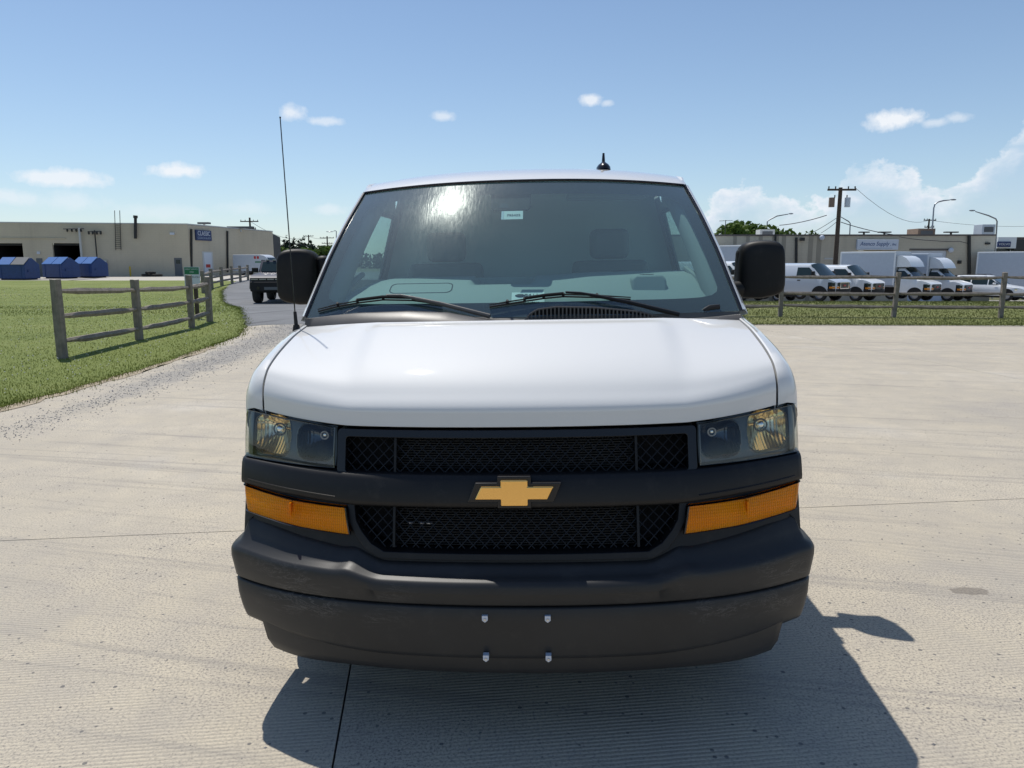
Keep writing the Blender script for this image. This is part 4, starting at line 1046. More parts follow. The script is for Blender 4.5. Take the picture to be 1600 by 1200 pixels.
# ---- cabin
dash = bpy.data.objects.new('dashboard', None); link(dash, van)
def dash_z(u, v):
    z = interp(v, [(.94, 1.372), (1.05, 1.40), (1.18, 1.462), (1.28, 1.505), (1.36, 1.520), (1.50, 1.525), (1.60, 1.50)])
    z += .010 * sstep(u, .1, .35) - .07 * sstep(-u, .60, .92) * sstep(v, 1.1, 1.36) - .10 * sstep(abs(u), .80, .93)
    z -= .042 * sstep(u, -.235, -.205) * (1 - sstep(u, .035, .065)) * sstep(v, 1.24, 1.29)
    return z
mb = MB(); mb.grid([[(u, v + .10 * (u / .9)**2 * (1.4 - min(v, 1.4)) , dash_z(u, v)) for u in [.90 * k / 60 for k in range(-60, 61)]] for v in [.945 + .02 * k for k in range(33)]])
mb.grid([[(u, 1.585, z) for u in (-.9, 0, .9)] for z in (.6, 1.515)])
mb.build('dash_top', M['dash'], dash, 50)
# instrument hood lid on the driver's side, bag panel on the other, speaker and demister slots
mb = MB(); mb.prism([(.490, 1.44), (.645, 1.44), (.645, 1.500), (.628, 1.520), (.510, 1.520), (.490, 1.503)], lambda a, b, d: (a, 1.14 + d + (b - 1.43) * .5, b), 0, .16); bevel(mb.build('dash_tray', M['dash'], dash), .010, 3)
mb = MB(); mb.prism([(.535, .06), (.60, .06), (.588, .02), (.545, .02)], lambda a, b, d: (a, 1.19 + b + d * .1, 1.521 + d), 0, .002); mb.build('tray_slot', M['matte_black'], dash)
mb = MB(); ou = rrect(.145, 0, .10, .03); mb.ring([(a * .965, lerp(.05, b, .93)) for a, b in ou], ou, lambda a, b, d: (a - .46, 1.17 + b * .95 + .10 * ((a - .46) / .9)**2 * (1.4 - (1.17 + b * .95)), dash_z(a - .46, 1.17 + b * .95) + .0015 + d), 0, -.004); mb.build('airbag_seam', M['matte_black'], dash)
mb = MB()
for k in range(12): mb.box(.44 + .018 * k, .452 + .018 * k, 1.028, 1.045, dash_z(.5, 1.035) - .004, dash_z(.5, 1.035) + .012)
tag(mb.build('demister_slots', M['matte_black'], dash), kind='stuff'); mb = MB()
for k in range(8): mb.box(-.27 + .012 * k, -.262 + .012 * k, 1.02, 1.04, dash_z(-.2, 1.03) - .004, dash_z(-.2, 1.03) + .012)
tag(mb.build('demister_slots', M['matte_black'], dash), kind='stuff')
mb = MB(); mb.sphere((-.005, 1.13, dash_z(0, 1.13) + .002), (.024, .02, .008), 14, 6); mb.build('light_sensor', M['matte_black'], dash)
mb = MB(); mb.grid([[(-.042 + .145 * i / 4, 1.055 + .10 * j / 4, dash_z(0, 1.055 + .10 * j / 4) + .004) for i in range(5)] for j in range(5)])
card = mb.build('paper_slip', M['paper'], van, None)
sl = atan((dash_z(0, 1.15) - dash_z(0, 1.06)) / .09)
text('printed_number', '118411', .032, M['ink'], card, Matrix.Translation((.03, 1.128, dash_z(0, 1.128) + .005)) @ Matrix.Rotation(sl, 4, 'X'), .0008)
text('printed_line', '118411', .016, M['ink'], card, Matrix.Translation((.055, 1.068, dash_z(0, 1.068) + .005)) @ Matrix.Rotation(sl, 4, 'X'), .0008)
# camera pod and stock sticker behind the glass
mb = MB(); mb.prism([(-.148, 1.972), (.044, 1.966), (.044, 1.845), (.030, 1.832), (-.128, 1.832), (-.142, 1.845)], lambda a, b, d: (a, WV(a, b) + .010 + d, b - .008), 0, .05)
pod = bevel(mb.build('camera_pod', M['void'], van, None), .006)
mb = MB(); mb.prism([(-.095, 1.868), (-.066, 1.868), (-.055, 1.845), (-.104, 1.845)], lambda a, b, d: (a, WV(a, b) + .0085 + d, b - .008), 0, .01); mb.build('camera_window', M['dark_glass'], pod)
mb = MB(); mb.grid([[(u, WV(u, z) + .007, z) for u in [lerp(-.088, .009, k / 4) for k in range(5)]] for z in (1.780, 1.80, 1.820)])
stk = mb.build('stock_sticker', M['paper'], van, None)
mb = MB(); mb.grid([[(u, WV(u, z) + .0055, z) for u in (-.090, -.079)] for z in (1.780, 1.820)]); mb.build('sticker_stripe', M['sign_pale'], stk)
text('sticker_number', '795422', .021, M['ink'], stk, Matrix.Translation((-.034, WV(-.03, 1.80) + .0045, 1.799)) @ Matrix.Rotation(radians(43), 4, 'X'), .0005)
# inner pillar trim, headliner, seats, partition, wheel
for s in (-1, 1):
    mb = MB(); rows = []
    for k in range(13):
        t = .06 + .92 * k / 12; p = Vector(ws_pt(s * .955, t, .02)); rows.append([p, p + Vector((-s * .035, .015, -.012)), p + Vector((-s * .06, .075, -.02)), p + Vector((-s * .045, .14, -.03)), p + Vector((s * .01, .16, -.03))])
    mb.grid(rows); mb.build('pillar_trim', M['trim'], van, 50)
    mb = MB(); mb.tube([(s * .80, 1.12, 1.40), (s * .80, 1.26, 1.50), (s * .765, 1.38, 1.545)], [.012, .016, .012], 8); mb.build('dash_end_trim', M['trim'], van)
    mb = MB(); mb.box(s * .90 - .03, s * .90 + .03, 1.38, 2.6, .7, 1.36); mb.build('door_trim', M['headliner'], van)
    seat = bpy.data.objects.new('seat', None); link(seat, van)
    mb = MB(); mb.box(s * .50 - .24, s * .50 + .24, 1.75, 2.25, .85, .98); bevel(mb.build('seat_cushion', M['seat'], seat), .05, 3)
    mb = MB(); mb.prism([(2.18, .95), (2.32, .95), (2.46, 1.58), (2.36, 1.60)], lambda a, b, d: (s * .50 + d, a, b), -.23, .23); bevel(mb.build('seat_back', M['seat'], seat), .04, 3)
    mb = MB(); mb.box(s * .50 - .12, s * .50 + .12, 2.40, 2.50, 1.60, 1.78); bevel(mb.build('headrest', M['seat'], seat), .04, 3)
    mb = MB(); mb.box(s * .42 - .20, s * .42 + .20, 1.62, 1.80, 1.895, 1.925); bevel(mb.build('sun_visor', M['trim'], van), .01)
mb = MB(); mb.grid([[(u, v, roof_z(u, v) - .05 - .02 * (abs(u) / .8)**2) for u in [.80 * k / 8 for k in range(-8, 9)]] for v in (1.64, 1.8, 2.1, 2.7)]); mb.build('headliner', M['headliner'], van, 60)
mb = MB(); mb.grid([[(u, 2.68, z) for u in (-.97, 0, .97)] for z in (.5, 1.35)]); mb.grid([[(x * (side_u(z) - .02), 2.68, z) for x in (-1, 0, 1)] for z in (1.35, 1.6, 1.9, 2.02)]); mb.build('partition', M['partition'], van)
mb = MB(); mb.grid([[(u, v, .62) for u in (-.95, .95)] for v in (.95, 2.7)]); mb.build('cab_floor', M['matte_black'], van)
mb = MB(); cw = Vector((.50, 1.72, 1.36)); rows = []
for k in range(28):
    a = 2 * pi * k / 28; c = cw + Vector((cos(a) * .19, sin(a) * .19 * .5, sin(a) * .19 * .86)); rd = Vector((cos(a), sin(a) * .5, sin(a) * .86)); nn = Vector((0, .86, -.5))
    rows.append([c + (rd * cos(b) + nn * sin(b)) * .014 for b in [2 * pi * q / 8 for q in range(8)]])
mb.grid(rows, cu=True, cv=True); sw = mb.build('steering_wheel', M['matte_black'], van)
mb = MB(); mb.sphere(cw, (.075, .04, .06), 12, 8); mb.tube([cw + Vector((-.18, 0, 0)), cw + Vector((.18, 0, 0))], .013, 6); mb.tube([cw, cw + Vector((0, -.25, -.15))], .03, 8); mb.build('wheel_hub', M['matte_black'], sw)

# ================================================================ fences
def split_rail(root, posts, rails, w=.11, t=.09, rail_r=.055, seed=1):
    """posts: (base point, top point); rails: list of (point, point) half-round split rails"""
    rnd = random.Random(seed)
    for b, tp in posts:
        b, tp = Vector(b), Vector(tp); d = tp - b; rows = []
        a0 = rnd.uniform(-.15, .15)
        for k in range(6):
            c = b + d * (k / 5); sc = 1 + rnd.uniform(-.04, .04)
            rows.append([c + Vector((cos(a0 + q) * w * .62 * sc, sin(a0 + q) * t * .62 * sc, rnd.uniform(-.008, .008) if k == 5 else 0)) for q in (pi / 4, .62 * pi, 3 * pi / 4, 5 * pi / 4, 1.62 * pi, 7 * pi / 4)])
        rows.insert(0, [p - Vector((0, 0, .12)) for p in rows[0]])
        mb = MB(); mb.grid(rows, cv=True); n = len(mb.v); mb.f.append(tuple(range(n - 6, n)))
        mb.build('fence_post', M['wood'], root, 30)
    for p, q in rails:
        p, q = Vector(p), Vector(q); d = q - p; pts = []; rs = []
        for k in range(9):
            e = min(k, 8 - k)
            pts.append(p + d * (k / 8) + Vector((0, 0, -.012 * sin(pi * k / 8) + rnd.uniform(-.008, .008)))); rs.append(rail_r * (.55, .8, 1, 1, 1.02)[e] * rnd.uniform(.93, 1.07))
        mb = MB(); mb.tube(pts, rs, 6); mb.build('fence_rail', M['wood'], root, 30)
def gpt(px, py, Y, lift=0.0):
    p = at(px, py, Y); return Vector((p.x, p.y, gz(p.x, p.y) + lift))
fl = thing('split_rail_fence', 'weathered three rail wooden fence standing on the left lawn beside the gravel edge', 'fence')
PB = [gpt(98, 561, 12.26), gpt(218, 532, 15.29), gpt(300, 513, 18.2), gpt(328, 503, 20.2)]
PT = [(87, 437, 12.26), (209, 437, 15.29), (295, 430, 18.2), (325, 433, 20.2)]
PT = [at(*q) for q in PT]
PT = [Vector((b.x + (t.x - b.x) * .35, b.y, t.z)) for b, t in zip(PB, PT)]
def pz(k, f): return PB[k].lerp(PT[k], f)
RA_ = [at(97, 455, 12.26).z, at(101, 494, 12.26).z, at(104, 531, 12.26).z]
fr = [(z - PB[0].z) / (PT[0].z - PB[0].z) for z in RA_]
def lv(k, py):
    z = at(0, py, PB[k].y).z; return (z - PB[k].z) / (PT[k].z - PB[k].z)
LV = [(lv(0, 455), lv(0, 494), lv(0, 533)), (lv(1, 453), lv(1, 483), lv(1, 514)), (lv(2, 449), lv(2, 472), lv(2, 497)), (lv(3, 443), lv(3, 466), lv(3, 488))]
split_rail(fl, list(zip(PB, PT)), [(pz(a, LV[a][k]), pz(a + 1, LV[a + 1][k])) for a in range(3) for k in range(3)], .15, .12, .06, 3)
ff = thing('split_rail_fence', 'distant run of wooden rail fence along the bend of the road', 'fence')
FB = [gpt(331, 452, 52), gpt(347, 449, 56), gpt(363, 446, 60), gpt(376, 443.5, 64), gpt(388, 441, 69)]
FT = [b + Vector((0, 0, 1.38)) for b in FB]
X0 = [gpt(318, 455, 46)]; FB = X0 + FB; FT = [X0[0] + Vector((0, 0, 1.38))] + FT
split_rail(ff, list(zip(FB, FT)), [(FB[k].lerp(FT[k], f), FB[k + 1].lerp(FT[k + 1], f)) for k in range(len(FB) - 1) for f in (.28, .55, .84)], .22, .2, .075, 5)
fe = thing('split_rail_fence', 'long grey three rail wooden fence along the far edge of the concrete on the right', 'fence')
GB = [gpt(1040, 493, 22.6), gpt(1219, 493, 22.3), gpt(1396, 495.5, 22.0), gpt(1563, 497, 21.7), gpt(1735, 498, 21.4)]
GT = []
for b, lean in zip(GB, (0, 0, .05, .0, .02)): GT.append(b + Vector((lean, 0, 1.33)))
GL = (.24, .53, .885)
split_rail(fe, list(zip(GB, GT)), [(GB[k].lerp(GT[k], f) + Vector((-.1 * (k == 0), 0, random.uniform(-.02, .02))), GB[k + 1].lerp(GT[k + 1], f) + Vector((0, 0, random.uniform(-.02, .02)))) for k in range(len(GB) - 1) for f in GL], .13, .11, .06, 9)

# small two-part sign behind the left fence
sb = gpt(309, 498, 21.3); sg = thing('yard_sign', 'small green and white sign on a dark post behind the left fence', 'sign', sb)
mb = MB(); mb.box(-.045, .045, -.045, .045, -.1, 1.45); mb.build('sign_post', M['wood_dark'], sg)
z1 = at(0, 417, 21.3).z - sb.z; z0 = at(0, 432, 21.3).z - sb.z - .27; zm = at(0, 428.5, 21.3).z - sb.z
mb = MB(); mb.box(-.27, .17, -.075, -.055, z0, z1); brd = mb.build('sign_board', M['sign_white'], sg)
mb = MB(); mb.box(-.255, .155, -.081, -.0755, zm, z1 - .012); gp = mb.build('green_panel', M['green'], brd)
fmat = lambda x, y, z: Matrix.Translation((x, y, z)) @ Matrix.Rotation(pi / 2, 4, 'X')
text('lettering', 'GREAT SERVICE', .052, M['sign_white'], brd, fmat(-.05, -.0825, lerp(zm, z1, .68)), .001)
text('lettering', 'HERE', .052, M['sign_white'], brd, fmat(-.05, -.0825, lerp(zm, z1, .3)), .001)
text('logo', 'S', .26, M['ink'], brd, fmat(-.16, -.0765, lerp(z0, zm, .45)), .001)
text('lettering', 'TRUCKS', .07, M['ink'], brd, fmat(.045, -.0765, lerp(z0, zm, .75)), .001)

# ================================================================ vehicles behind
VPROF = [(.86, .40), (.97, .52), (1.0, .80), (1.0, 1.27), (.955, 1.45), (.835, 1.92), (.76, 2.01), (.42, 2.08), (0, 2.10)]
def vy(z, prof=VPROF): return interp(z, [(b, a) for a, b in prof[:7]])
def shell(name, mat, parent, xs, prof, ztop, wid, zbot=None, smooth=35):
    rows = []
    for x in xs:
        zt = interp(x, ztop); w = interp(x, wid); zb = interp(x, zbot) if zbot else 0
        h = []
        for y, z in prof:
            zz = max(min(z, zt + (0 if y > .3 else .02 * (zt < prof[-1][1]))), zb); h.append((x, y * w, zz))
        rows.append([(x, -y, z) for x, y, z in h] + [(x, y, z) for x, y, z in h[-2::-1]])
    mb = MB(); mb.grid(rows)
    for r in (rows[0], rows[-1]): mb.add(r, [tuple(range(len(r)))])
    return mb.build(name, mat, parent, smooth)
def front_kit(r, nose, sc=1.0, chrome=False, y=1.0, zoff=0):
    """grille, lamps, signals, bumper, mirrors, windows, arches and wheels shared by the parked vans"""
    fp = [(-1.0, -.42), (-1.006, -.27), (-.9, -.10), (-.5, .0), (0, .02), (.5, .0), (.9, -.10), (1.006, -.27), (1.0, -.42)]
    mb = MB(); mb.grid([[(nose + a_ + .012, y_, z) for y_, a_ in fp] for z in (.68, .72, 1.02, 1.055)]); mb.build('fascia', M['gloss_black'], r, 40)
    mb = MB(); mb.box(nose - .16, nose + .03, -.52, .52, .70, 1.05); g = bevel(mb.build('grille', M['gloss_black'], r), .03)
    if chrome:
        mb = MB(); mb.ring([(-.44, .74), (.44, .74), (.44, 1.02), (-.44, 1.02)], [(-.49, .69), (.49, .69), (.49, 1.06), (-.49, 1.06)], lambda a, b, d: (nose + .045 - d, a, b), 0, .05); mb.build('grille_surround', M['chrome'], g)
    mb = MB(); mb.box(nose + .03, nose + .05, -.13, .13, .84, .92); mb.build('badge', M['red'], g)
    for s in (-1, 1):
        mb = MB(); mb.prism([(nose - .02, s * .55), (nose + .0, s * .55), (nose - .10, s * .9), (nose - .25, s * 1.012), (nose - .40, s * 1.006), (nose - .40, s * .96)], lambda a, b, d: (a + .03, b, d), .86, 1.03); mb.build('headlight', M['dark_glass'], r)
        mb = MB(); mb.prism([(nose - .02, s * .55), (nose + .0, s * .55), (nose - .10, s * .9), (nose - .25, s * 1.015), (nose - .36, s * 1.008), (nose - .36, s * .96)], lambda a, b, d: (a + .035, b, d), .73, .83); mb.build('turn_signal', M['amber_far'], r)
        mb = MB(); mb.box(nose - 1.30, nose - 1.14, s * 1.05, s * 1.24, 1.40, 1.66) if s > 0 else mb.box(nose - 1.30, nose - 1.14, -1.24, -1.05, 1.40, 1.66)
        mb.box(nose - 1.28, nose - 1.18, min(s * .95, s * 1.08), max(s * .95, s * 1.08), 1.40, 1.47); bevel(mb.build('side_mirror', M['black'], r), .03)
        wz = [(nose - 2.30, 1.40), (nose - 1.12, 1.40), (nose - 1.22, 1.50), (nose - 1.62, 1.86), (nose - 2.30, 1.86)]
        mb = MB(); mb.add([(x, s * (vy(z) + .006), z) for x, z in wz], [tuple(range(5))]); mb.build('side_window', M['dark_glass'], r, None)
        mb = MB(); mb.box(nose - 2.22, nose - 2.04, s * 1.0 - .02, s * 1.0 + .02, 1.12, 1.17); mb.build('door_handle', M['black'], r)
    mb = MB()
    pts = [(-1.0, -.42), (-1.02, -.24), (-.9, -.06), (-.5, .06), (0, .09), (.5, .06), (.9, -.06), (1.02, -.24), (1.0, -.42)]
    mb.grid([[(nose + a_, y_, z) for y_, a_ in pts] for z in (.36, .42, .64, .70)]); mb.grid([[(nose + a_, y_, .70) for y_, a_ in pts], [(nose + a_ - .2, y_ * .9, .71) for y_, a_ in pts]])
    mb.build('bumper', M['matte_black'], r, 30)
    ws = [(nose - .915, .93, 1.395), (nose - 1.575, .86, 2.025)]; rows = []
    for k in range(5):
        t = k / 4; x, w, z = [lerp(a_, b_, t) for a_, b_ in zip(*ws)]
        rows.append([(x + .05 - .05 * (q / 4)**2, w * q / 4 * .92, z + .015 + .05 * t * (1 - (q / 4)**2) - .03 * t * (q / 4)**2) for q in range(-4, 5)])
    mb = MB(); mb.grid(rows); mb.build('windshield', M['dark_glass'], r, 60)
def wheels(r, xf, xr, track=.86, R=.37, W=.26):
    for x in (xf, xr):
        for s in (-1, 1):
            w = bpy.data.objects.new('wheel', None); link(w, r); w.location = (x, s * track, R); w.rotation_euler = (0, 0, pi / 2 if s < 0 else -pi / 2)
            n = 20; mb = MB(); mb.grid([[(a_, q * cos(2 * pi * k / n), q * sin(2 * pi * k / n)) for k in range(n)] for q, a_ in ((R * .6, -W / 2), (R * .92, -W / 2), (R, -W * .3), (R, W * .3), (R * .92, W / 2), (R * .6, W / 2))], cv=True); mb.build('tyre', M['rubber'], w)
            mb = MB(); mb.grid([[(-a_, q * cos(2 * pi * k / n), q * sin(2 * pi * k / n)) for k in range(n)] for q, a_ in ((R * .62, W * .46), (R * .52, W * .3), (R * .2, W * .42), (.002, W * .42))], cv=True); mb.build('rim', M['grey_metal'], w)
def arches(r, xs, R=.46, y=1.004):
    for x in xs:
        for s in (-1, 1):
            mb = MB(); n = 16
            pts = [(x + R * cos(pi * k / n), .40 + R * sin(pi * k / n)) for k in range(n + 1)]
            mb.prism(pts, lambda a_, b_, d: (a_, s * d, b_), .70, y); mb.build('wheel_arch', M['matte_black'], r, None)
NOSE = 2.80
def place(r, px, Y, heading, lx, ly=-.86):
    p = at(px, 470, Y); c, s = cos(heading), sin(heading)
    x, y = p.x - (c * lx - s * ly), p.y - (s * lx + c * ly)
    r.location = (x, y, gz(p.x, p.y)); r.rotation_euler = (0, 0, heading)
def parked_van(name, label, mat, px, Y, hd, chrome, group='white work vans parked nose to the right behind the fence'):
    r = thing(name, label, 'van', group=group)
    shell('body', mat, r, [-2.85, -2.80, -2.0, -1, 0, 1.0, 1.2, 1.45, 1.65, 1.87, 1.95, 2.2, 2.5, 2.66, 2.76, 2.80], VPROF,
          [(-2.85, 2.06), (-2.7, 2.10), (1.0, 2.10), (1.20, 2.05), (1.87, 1.37), (1.95, 1.34), (2.5, 1.20), (2.66, 1.13), (2.76, 1.06), (2.80, 1.02)],
          [(-2.85, .96), (-2.8, 1), (2.2, 1), (2.5, .985), (2.66, .95), (2.76, .86), (2.80, .60)])
    front_kit(r, NOSE, chrome=chrome); wheels(r, 1.92, -1.51); arches(r, (1.92, -1.51)); place(r, px, Y, hd, 1.92)
    mb = MB(); mb.box(-2.6, 2.6, -.8, .8, .30, .42); mb.build('underbody', M['matte_black'], r)
    for s in (-1, 1):
        mb = MB(); mb.box(-2.75, .42, min(s * 1.0, s * 1.006), max(s * 1.0, s * 1.006), 1.22, 1.235); mb.build('body_crease', mat, r)
    return r
HD = radians(-50)
parked_van('parked_van', 'silver cargo van with a chrome grille frame parked nearest the black mirror on the right', M['silver'], 1281, 41.0, HD, True)
parked_van('parked_van', 'white cargo van squeezed between the silver van and the first box truck', M['white_far'], 1337, 43.0, HD, False)
parked_van('parked_van', 'white van almost hidden between the windshield pillar and the right mirror', M['white_far'], 1157, 39.0, HD, False)
def box_truck(label, px, Y, hd, h=3.1, blen=4.4, lead=0.0, col='box_white'):
    r = thing('box_truck', label, 'truck', group='white box trucks parked behind the fence')
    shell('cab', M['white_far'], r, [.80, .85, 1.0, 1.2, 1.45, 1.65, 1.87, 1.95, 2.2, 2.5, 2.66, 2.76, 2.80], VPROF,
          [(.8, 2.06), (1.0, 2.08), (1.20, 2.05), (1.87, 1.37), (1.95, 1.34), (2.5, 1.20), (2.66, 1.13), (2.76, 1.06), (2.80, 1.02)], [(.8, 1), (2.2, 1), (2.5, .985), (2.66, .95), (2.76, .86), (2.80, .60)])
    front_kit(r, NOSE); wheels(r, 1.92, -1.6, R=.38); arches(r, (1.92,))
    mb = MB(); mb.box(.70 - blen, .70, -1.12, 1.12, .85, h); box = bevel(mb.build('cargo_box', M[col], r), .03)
    for s in (-1, 1):
        for x in (.70 - blen + .04, .66):
            mb = MB(); mb.box(x - .05, x + .05, min(s * 1.122, s * 1.13), max(s * 1.122, s * 1.13), .87, h - .02); mb.build('corner_post', M['white_far'], box)
        mb = MB(); mb.box(.70 - blen, .70, min(s * 1.122, s * 1.135), max(s * 1.122, s * 1.135), h - .10, h - .02); mb.build('top_rail', M['white_far'], box)
        mb = MB(); mb.box(.70 - blen, .70, min(s * 1.122, s * 1.135), max(s * 1.122, s * 1.135), .86, .96); mb.build('bottom_rail', M['grey_metal'], box)
    prof = [(.72, 2.08), (1.62, 2.10), (1.50, 2.36), (1.28, 2.62), (1.02, 2.76), (.72, 2.80)]
    mb = MB(); mb.grid([[(x, y, z) for x, z in prof[1:]] for y in (-.98, -.8, 0, .8, .98)])
    for s in (-1, 1): mb.add([(x, s * .98, z) for x, z in prof], [tuple(range(6))])
    mb.build('wind_deflector', M['white_far'], r, 40)
    mb = MB(); mb.box(.7 - blen, 1.8, -.45, .45, .45, .80); mb.build('chassis', M['matte_black'], r)
    place(r, px, Y, hd, 1.92); return r
box_truck('white box truck with a curved wind deflector in front of the supply company sign', 1429, 45.5, HD, 3.05, 3.5)
box_truck('second white box truck, its nose close beside the white estate car', 1480, 47.5, HD, 3.05, 3.5)
box_truck('pale box truck cut off by the right edge of the picture', 1692, 52.0, HD, 3.5, 5.6)
box_truck('white box truck behind the right mirror of the big van', 1215, 52.0, HD, 3.95, 5.2)
# white estate car / crossover
CPROF = [(.80, .30), (.90, .42), (.93, .62), (.92, .88), (.86, 1.0), (.70, 1.52), (.60, 1.60), (.3, 1.64), (0, 1.65)]
def car(name, label, mat, px, Y, hd, H=1.66, grp=None, lx=1.45):
    r = thing(name, label, 'car', group=grp); k = H / 1.66
    shell('body', mat, r, [-2.3, -2.2, -1.9, -1.6, -.6, .2, .6, 1.0, 1.15, 1.6, 2.0, 2.2, 2.3], [(a, b * k) for a, b in CPROF],
          [(-2.3, 1.0 * k), (-2.2, 1.1 * k), (-1.85, 1.55 * k), (-1.5, 1.64 * k), (.1, 1.64 * k), (.35, 1.58 * k), (1.1, 1.05 * k), (1.3, 1.0 * k), (2.0, .90 * k), (2.2, .82 * k), (2.3, .70 * k)],
          [(-2.3, .85), (-2.1, .97), (-1.5, 1), (1.3, 1), (1.9, .96), (2.2, .82), (2.3, .65)])
    cy = lambda z: interp(z, [(b * k, a) for a, b in CPROF[:6]])
    for s in (-1, 1):
        for q in ([(-1.75, 1.05), (-.75, 1.05), (-.75, 1.47), (-1.45, 1.47)], [(-.68, 1.05), (.25, 1.05), (.25, 1.47), (-.68, 1.47)], [(.32, 1.05), (.95, 1.05), (.40, 1.44), (.32, 1.46)]):
            mb = MB(); mb.add([(x, s * (cy(z * k) + .008), z * k) for x, z in q], [(0, 1, 2, 3)]); mb.build('side_window', M['dark_glass'], r, None)
        mb = MB(); mb.box(.62, .80, min(s * .90, s * 1.05), max(s * .90, s * 1.05), 1.05 * k, 1.17 * k); bevel(mb.build('side_mirror', mat, r), .03)
        mb = MB(); mb.prism([(2.28, s * .40), (2.30, s * .40), (2.14, s * .78), (1.85, s * .90), (1.85, s * .86)], lambda a, b, d: (a, b, d), .68 * k, .80 * k); mb.build('headlight', M['chrome'], r)
        mb = MB(); mb.tube([(-1.5, s * .62, 1.66 * k), (-1.2, s * .64, 1.70 * k), (-.1, s * .64, 1.70 * k), (.1, s * .62, 1.65 * k)], .018, 6); mb.build('roof_rail', M['matte_black'], r)
    mb = MB(); mb.grid([[(lerp(1.08, .36, t) + .03, w * lerp(.84, .68, t), lerp(1.06, 1.56, t) * k + .012) for w in (-1, -.5, 0, .5, 1)] for t in (0, .5, 1)]); mb.build('windshield', M['dark_glass'], r, None)
    mb = MB(); mb.box(2.18, 2.31, -.5, .5, .45 * k, .68 * k); bevel(mb.build('grille', M['gloss_black'], r), .03)
    mb = MB(); mb.box(-2.28, 2.26, -.86, .86, .24 * k, .34 * k); mb.build('skirt', M['matte_black'], r)
    wheels(r, 1.42, -1.35, .80, .35, .22); arches(r, (1.42, -1.35), .41, .934)
    place(r, px, Y, hd, lx, -.8); return r
car('parked_car', 'white crossover car parked beside the second box truck, partly behind a fence post', M['white_far'], 1573, 47.5, HD)
car('parked_car', 'white car front seen in the gap between the left mirror and the windshield pillar', M['white_far'], 503, 62, radians(-95), 1.8, None, 1.9)
car('parked_car', 'white car roof showing far down the road behind the left mirror', M['silver'], 498, 82, radians(-80), 1.9, None, 1.9)
# white step truck by the left building
r = thing('step_truck', 'white walk-in truck with two red squares and a green stripe beside the left building', 'truck')
prof = [(-3.1, .55), (2.0, .55), (2.9, .60), (2.95, 1.2), (2.7, 1.75), (2.15, 2.45), (1.75, 2.72), (1.2, 2.82), (-3.0, 2.82), (-3.1, 2.72)]
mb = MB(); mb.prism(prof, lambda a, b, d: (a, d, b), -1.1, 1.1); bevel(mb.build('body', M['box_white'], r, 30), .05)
for x in (.25, .72):
    mb = MB(); mb.box(x, x + .32, -1.112, -1.102, 2.25, 2.60); mb.build('red_square', M['red'], r)
mb = MB(); mb.box(.4, 2.0, -1.112, -1.102, 1.72, 1.90); mb.build('green_stripe', M['green'], r)
mb = MB(); mb.prism([(2.97, 1.25), (2.74, 1.76), (2.2, 2.42), (2.17, 2.40), (2.70, 1.74), (2.93, 1.24)], lambda a, b, d: (a + .02, d, b), -.95, .95); mb.build('windshield', M['dark_glass'], r, None)
mb = MB(); mb.add([(1.35, -1.105, 1.4), (2.45, -1.105, 1.4), (1.95, -1.105, 2.1), (1.35, -1.105, 2.1)], [(0, 1, 2, 3)]); mb.build('side_window', M['dark_glass'], r, None)
wheels(r, 1.95, -1.7, .95, .42, .26); p = at(395, 430, 90); r.location = (p.x + .6, p.y, gz(p.x, p.y)); r.rotation_euler = (0, 0, radians(-14)); r.scale = (.86, .86, .86)
# dark off-road vehicle coming down the side road
r = thing('off_road_vehicle', 'dark slate off-road vehicle with roof lamps driving towards the viewer on the side road', 'car')
HW, HN = 1.0, 2.4
prof = [(-2.3, .62), (-2.3, 1.2), (-2.2, 1.25), (-.9, 1.28), (-.85, 1.80), (-.7, 1.84), (.75, 1.84), (1.15, 1.32), (2.2, 1.20), (2.36, 1.10), (2.38, .62)]
rows = [[(x, s * (HW if z < 1.3 else .84), z) for x, z in prof] for s in (-1, 1)]
mb = MB(); mb.grid([rows[0], [(x, y * .96, z) for x, y, z in rows[0]], [(x, y * .96, z) for x, y, z in rows[1]], rows[1]])
for q in rows: mb.add(q, [tuple(range(len(q)))])
mb.build('body', M['suv'], r, 30)
mb = MB(); mb.grid([[(1.14, s * .80, 1.35) for s in (-1, 0, 1)], [(.80, s * .74, 1.76) for s in (-1, 0, 1)]]); wsd = mb.build('windshield', M['dark_glass'], r, None); wsd.location = (.022, 0, .012)
for s in (-1, 1):
    mb = MB(); mb.add([(-.75, s * .905, 1.34), (1.0, s * .905, 1.34), (.72, s * .855, 1.76), (-.75, s * .855, 1.76)], [(0, 1, 2, 3)]); mb.build('side_window', M['dark_glass'], r, None)
    mb = MB(); mb.box(.85, 1.02, min(s * .95, s * 1.2), max(s * .95, s * 1.2), 1.32, 1.52); bevel(mb.build('side_mirror', M['matte_black'], r), .03)
    for x in (1.45, -1.45):
        mb = MB(); mb.prism([(x - .68, .62), (x - .55, 1.0), (x - .3, 1.12), (x + .3, 1.12), (x + .55, 1.0), (x + .68, .62)], lambda a, b, d: (a, s * d, b), .70, 1.10); bevel(mb.build('fender_flare', M['matte_black'], r), .03)
mb = MB(); mb.box(2.30, 2.415, -.93, .93, .98, 1.10); mb.build('front_panel', M['matte_black'], r)
for k in range(6):
    y = -.80 + 1.6 * k / 5; mb = MB(); mb.box(2.41, 2.432, y - .135, y + .135, 1.02, 1.062); mb.build('light_bar', M['led'], r)
for k in range(5):
    y = -.56 + 1.12 * k / 4; mb = MB(); mb.box(.74, .82, y - .06, y + .06, 1.835, 1.88); mb.build('roof_lamp', M['led'], r)
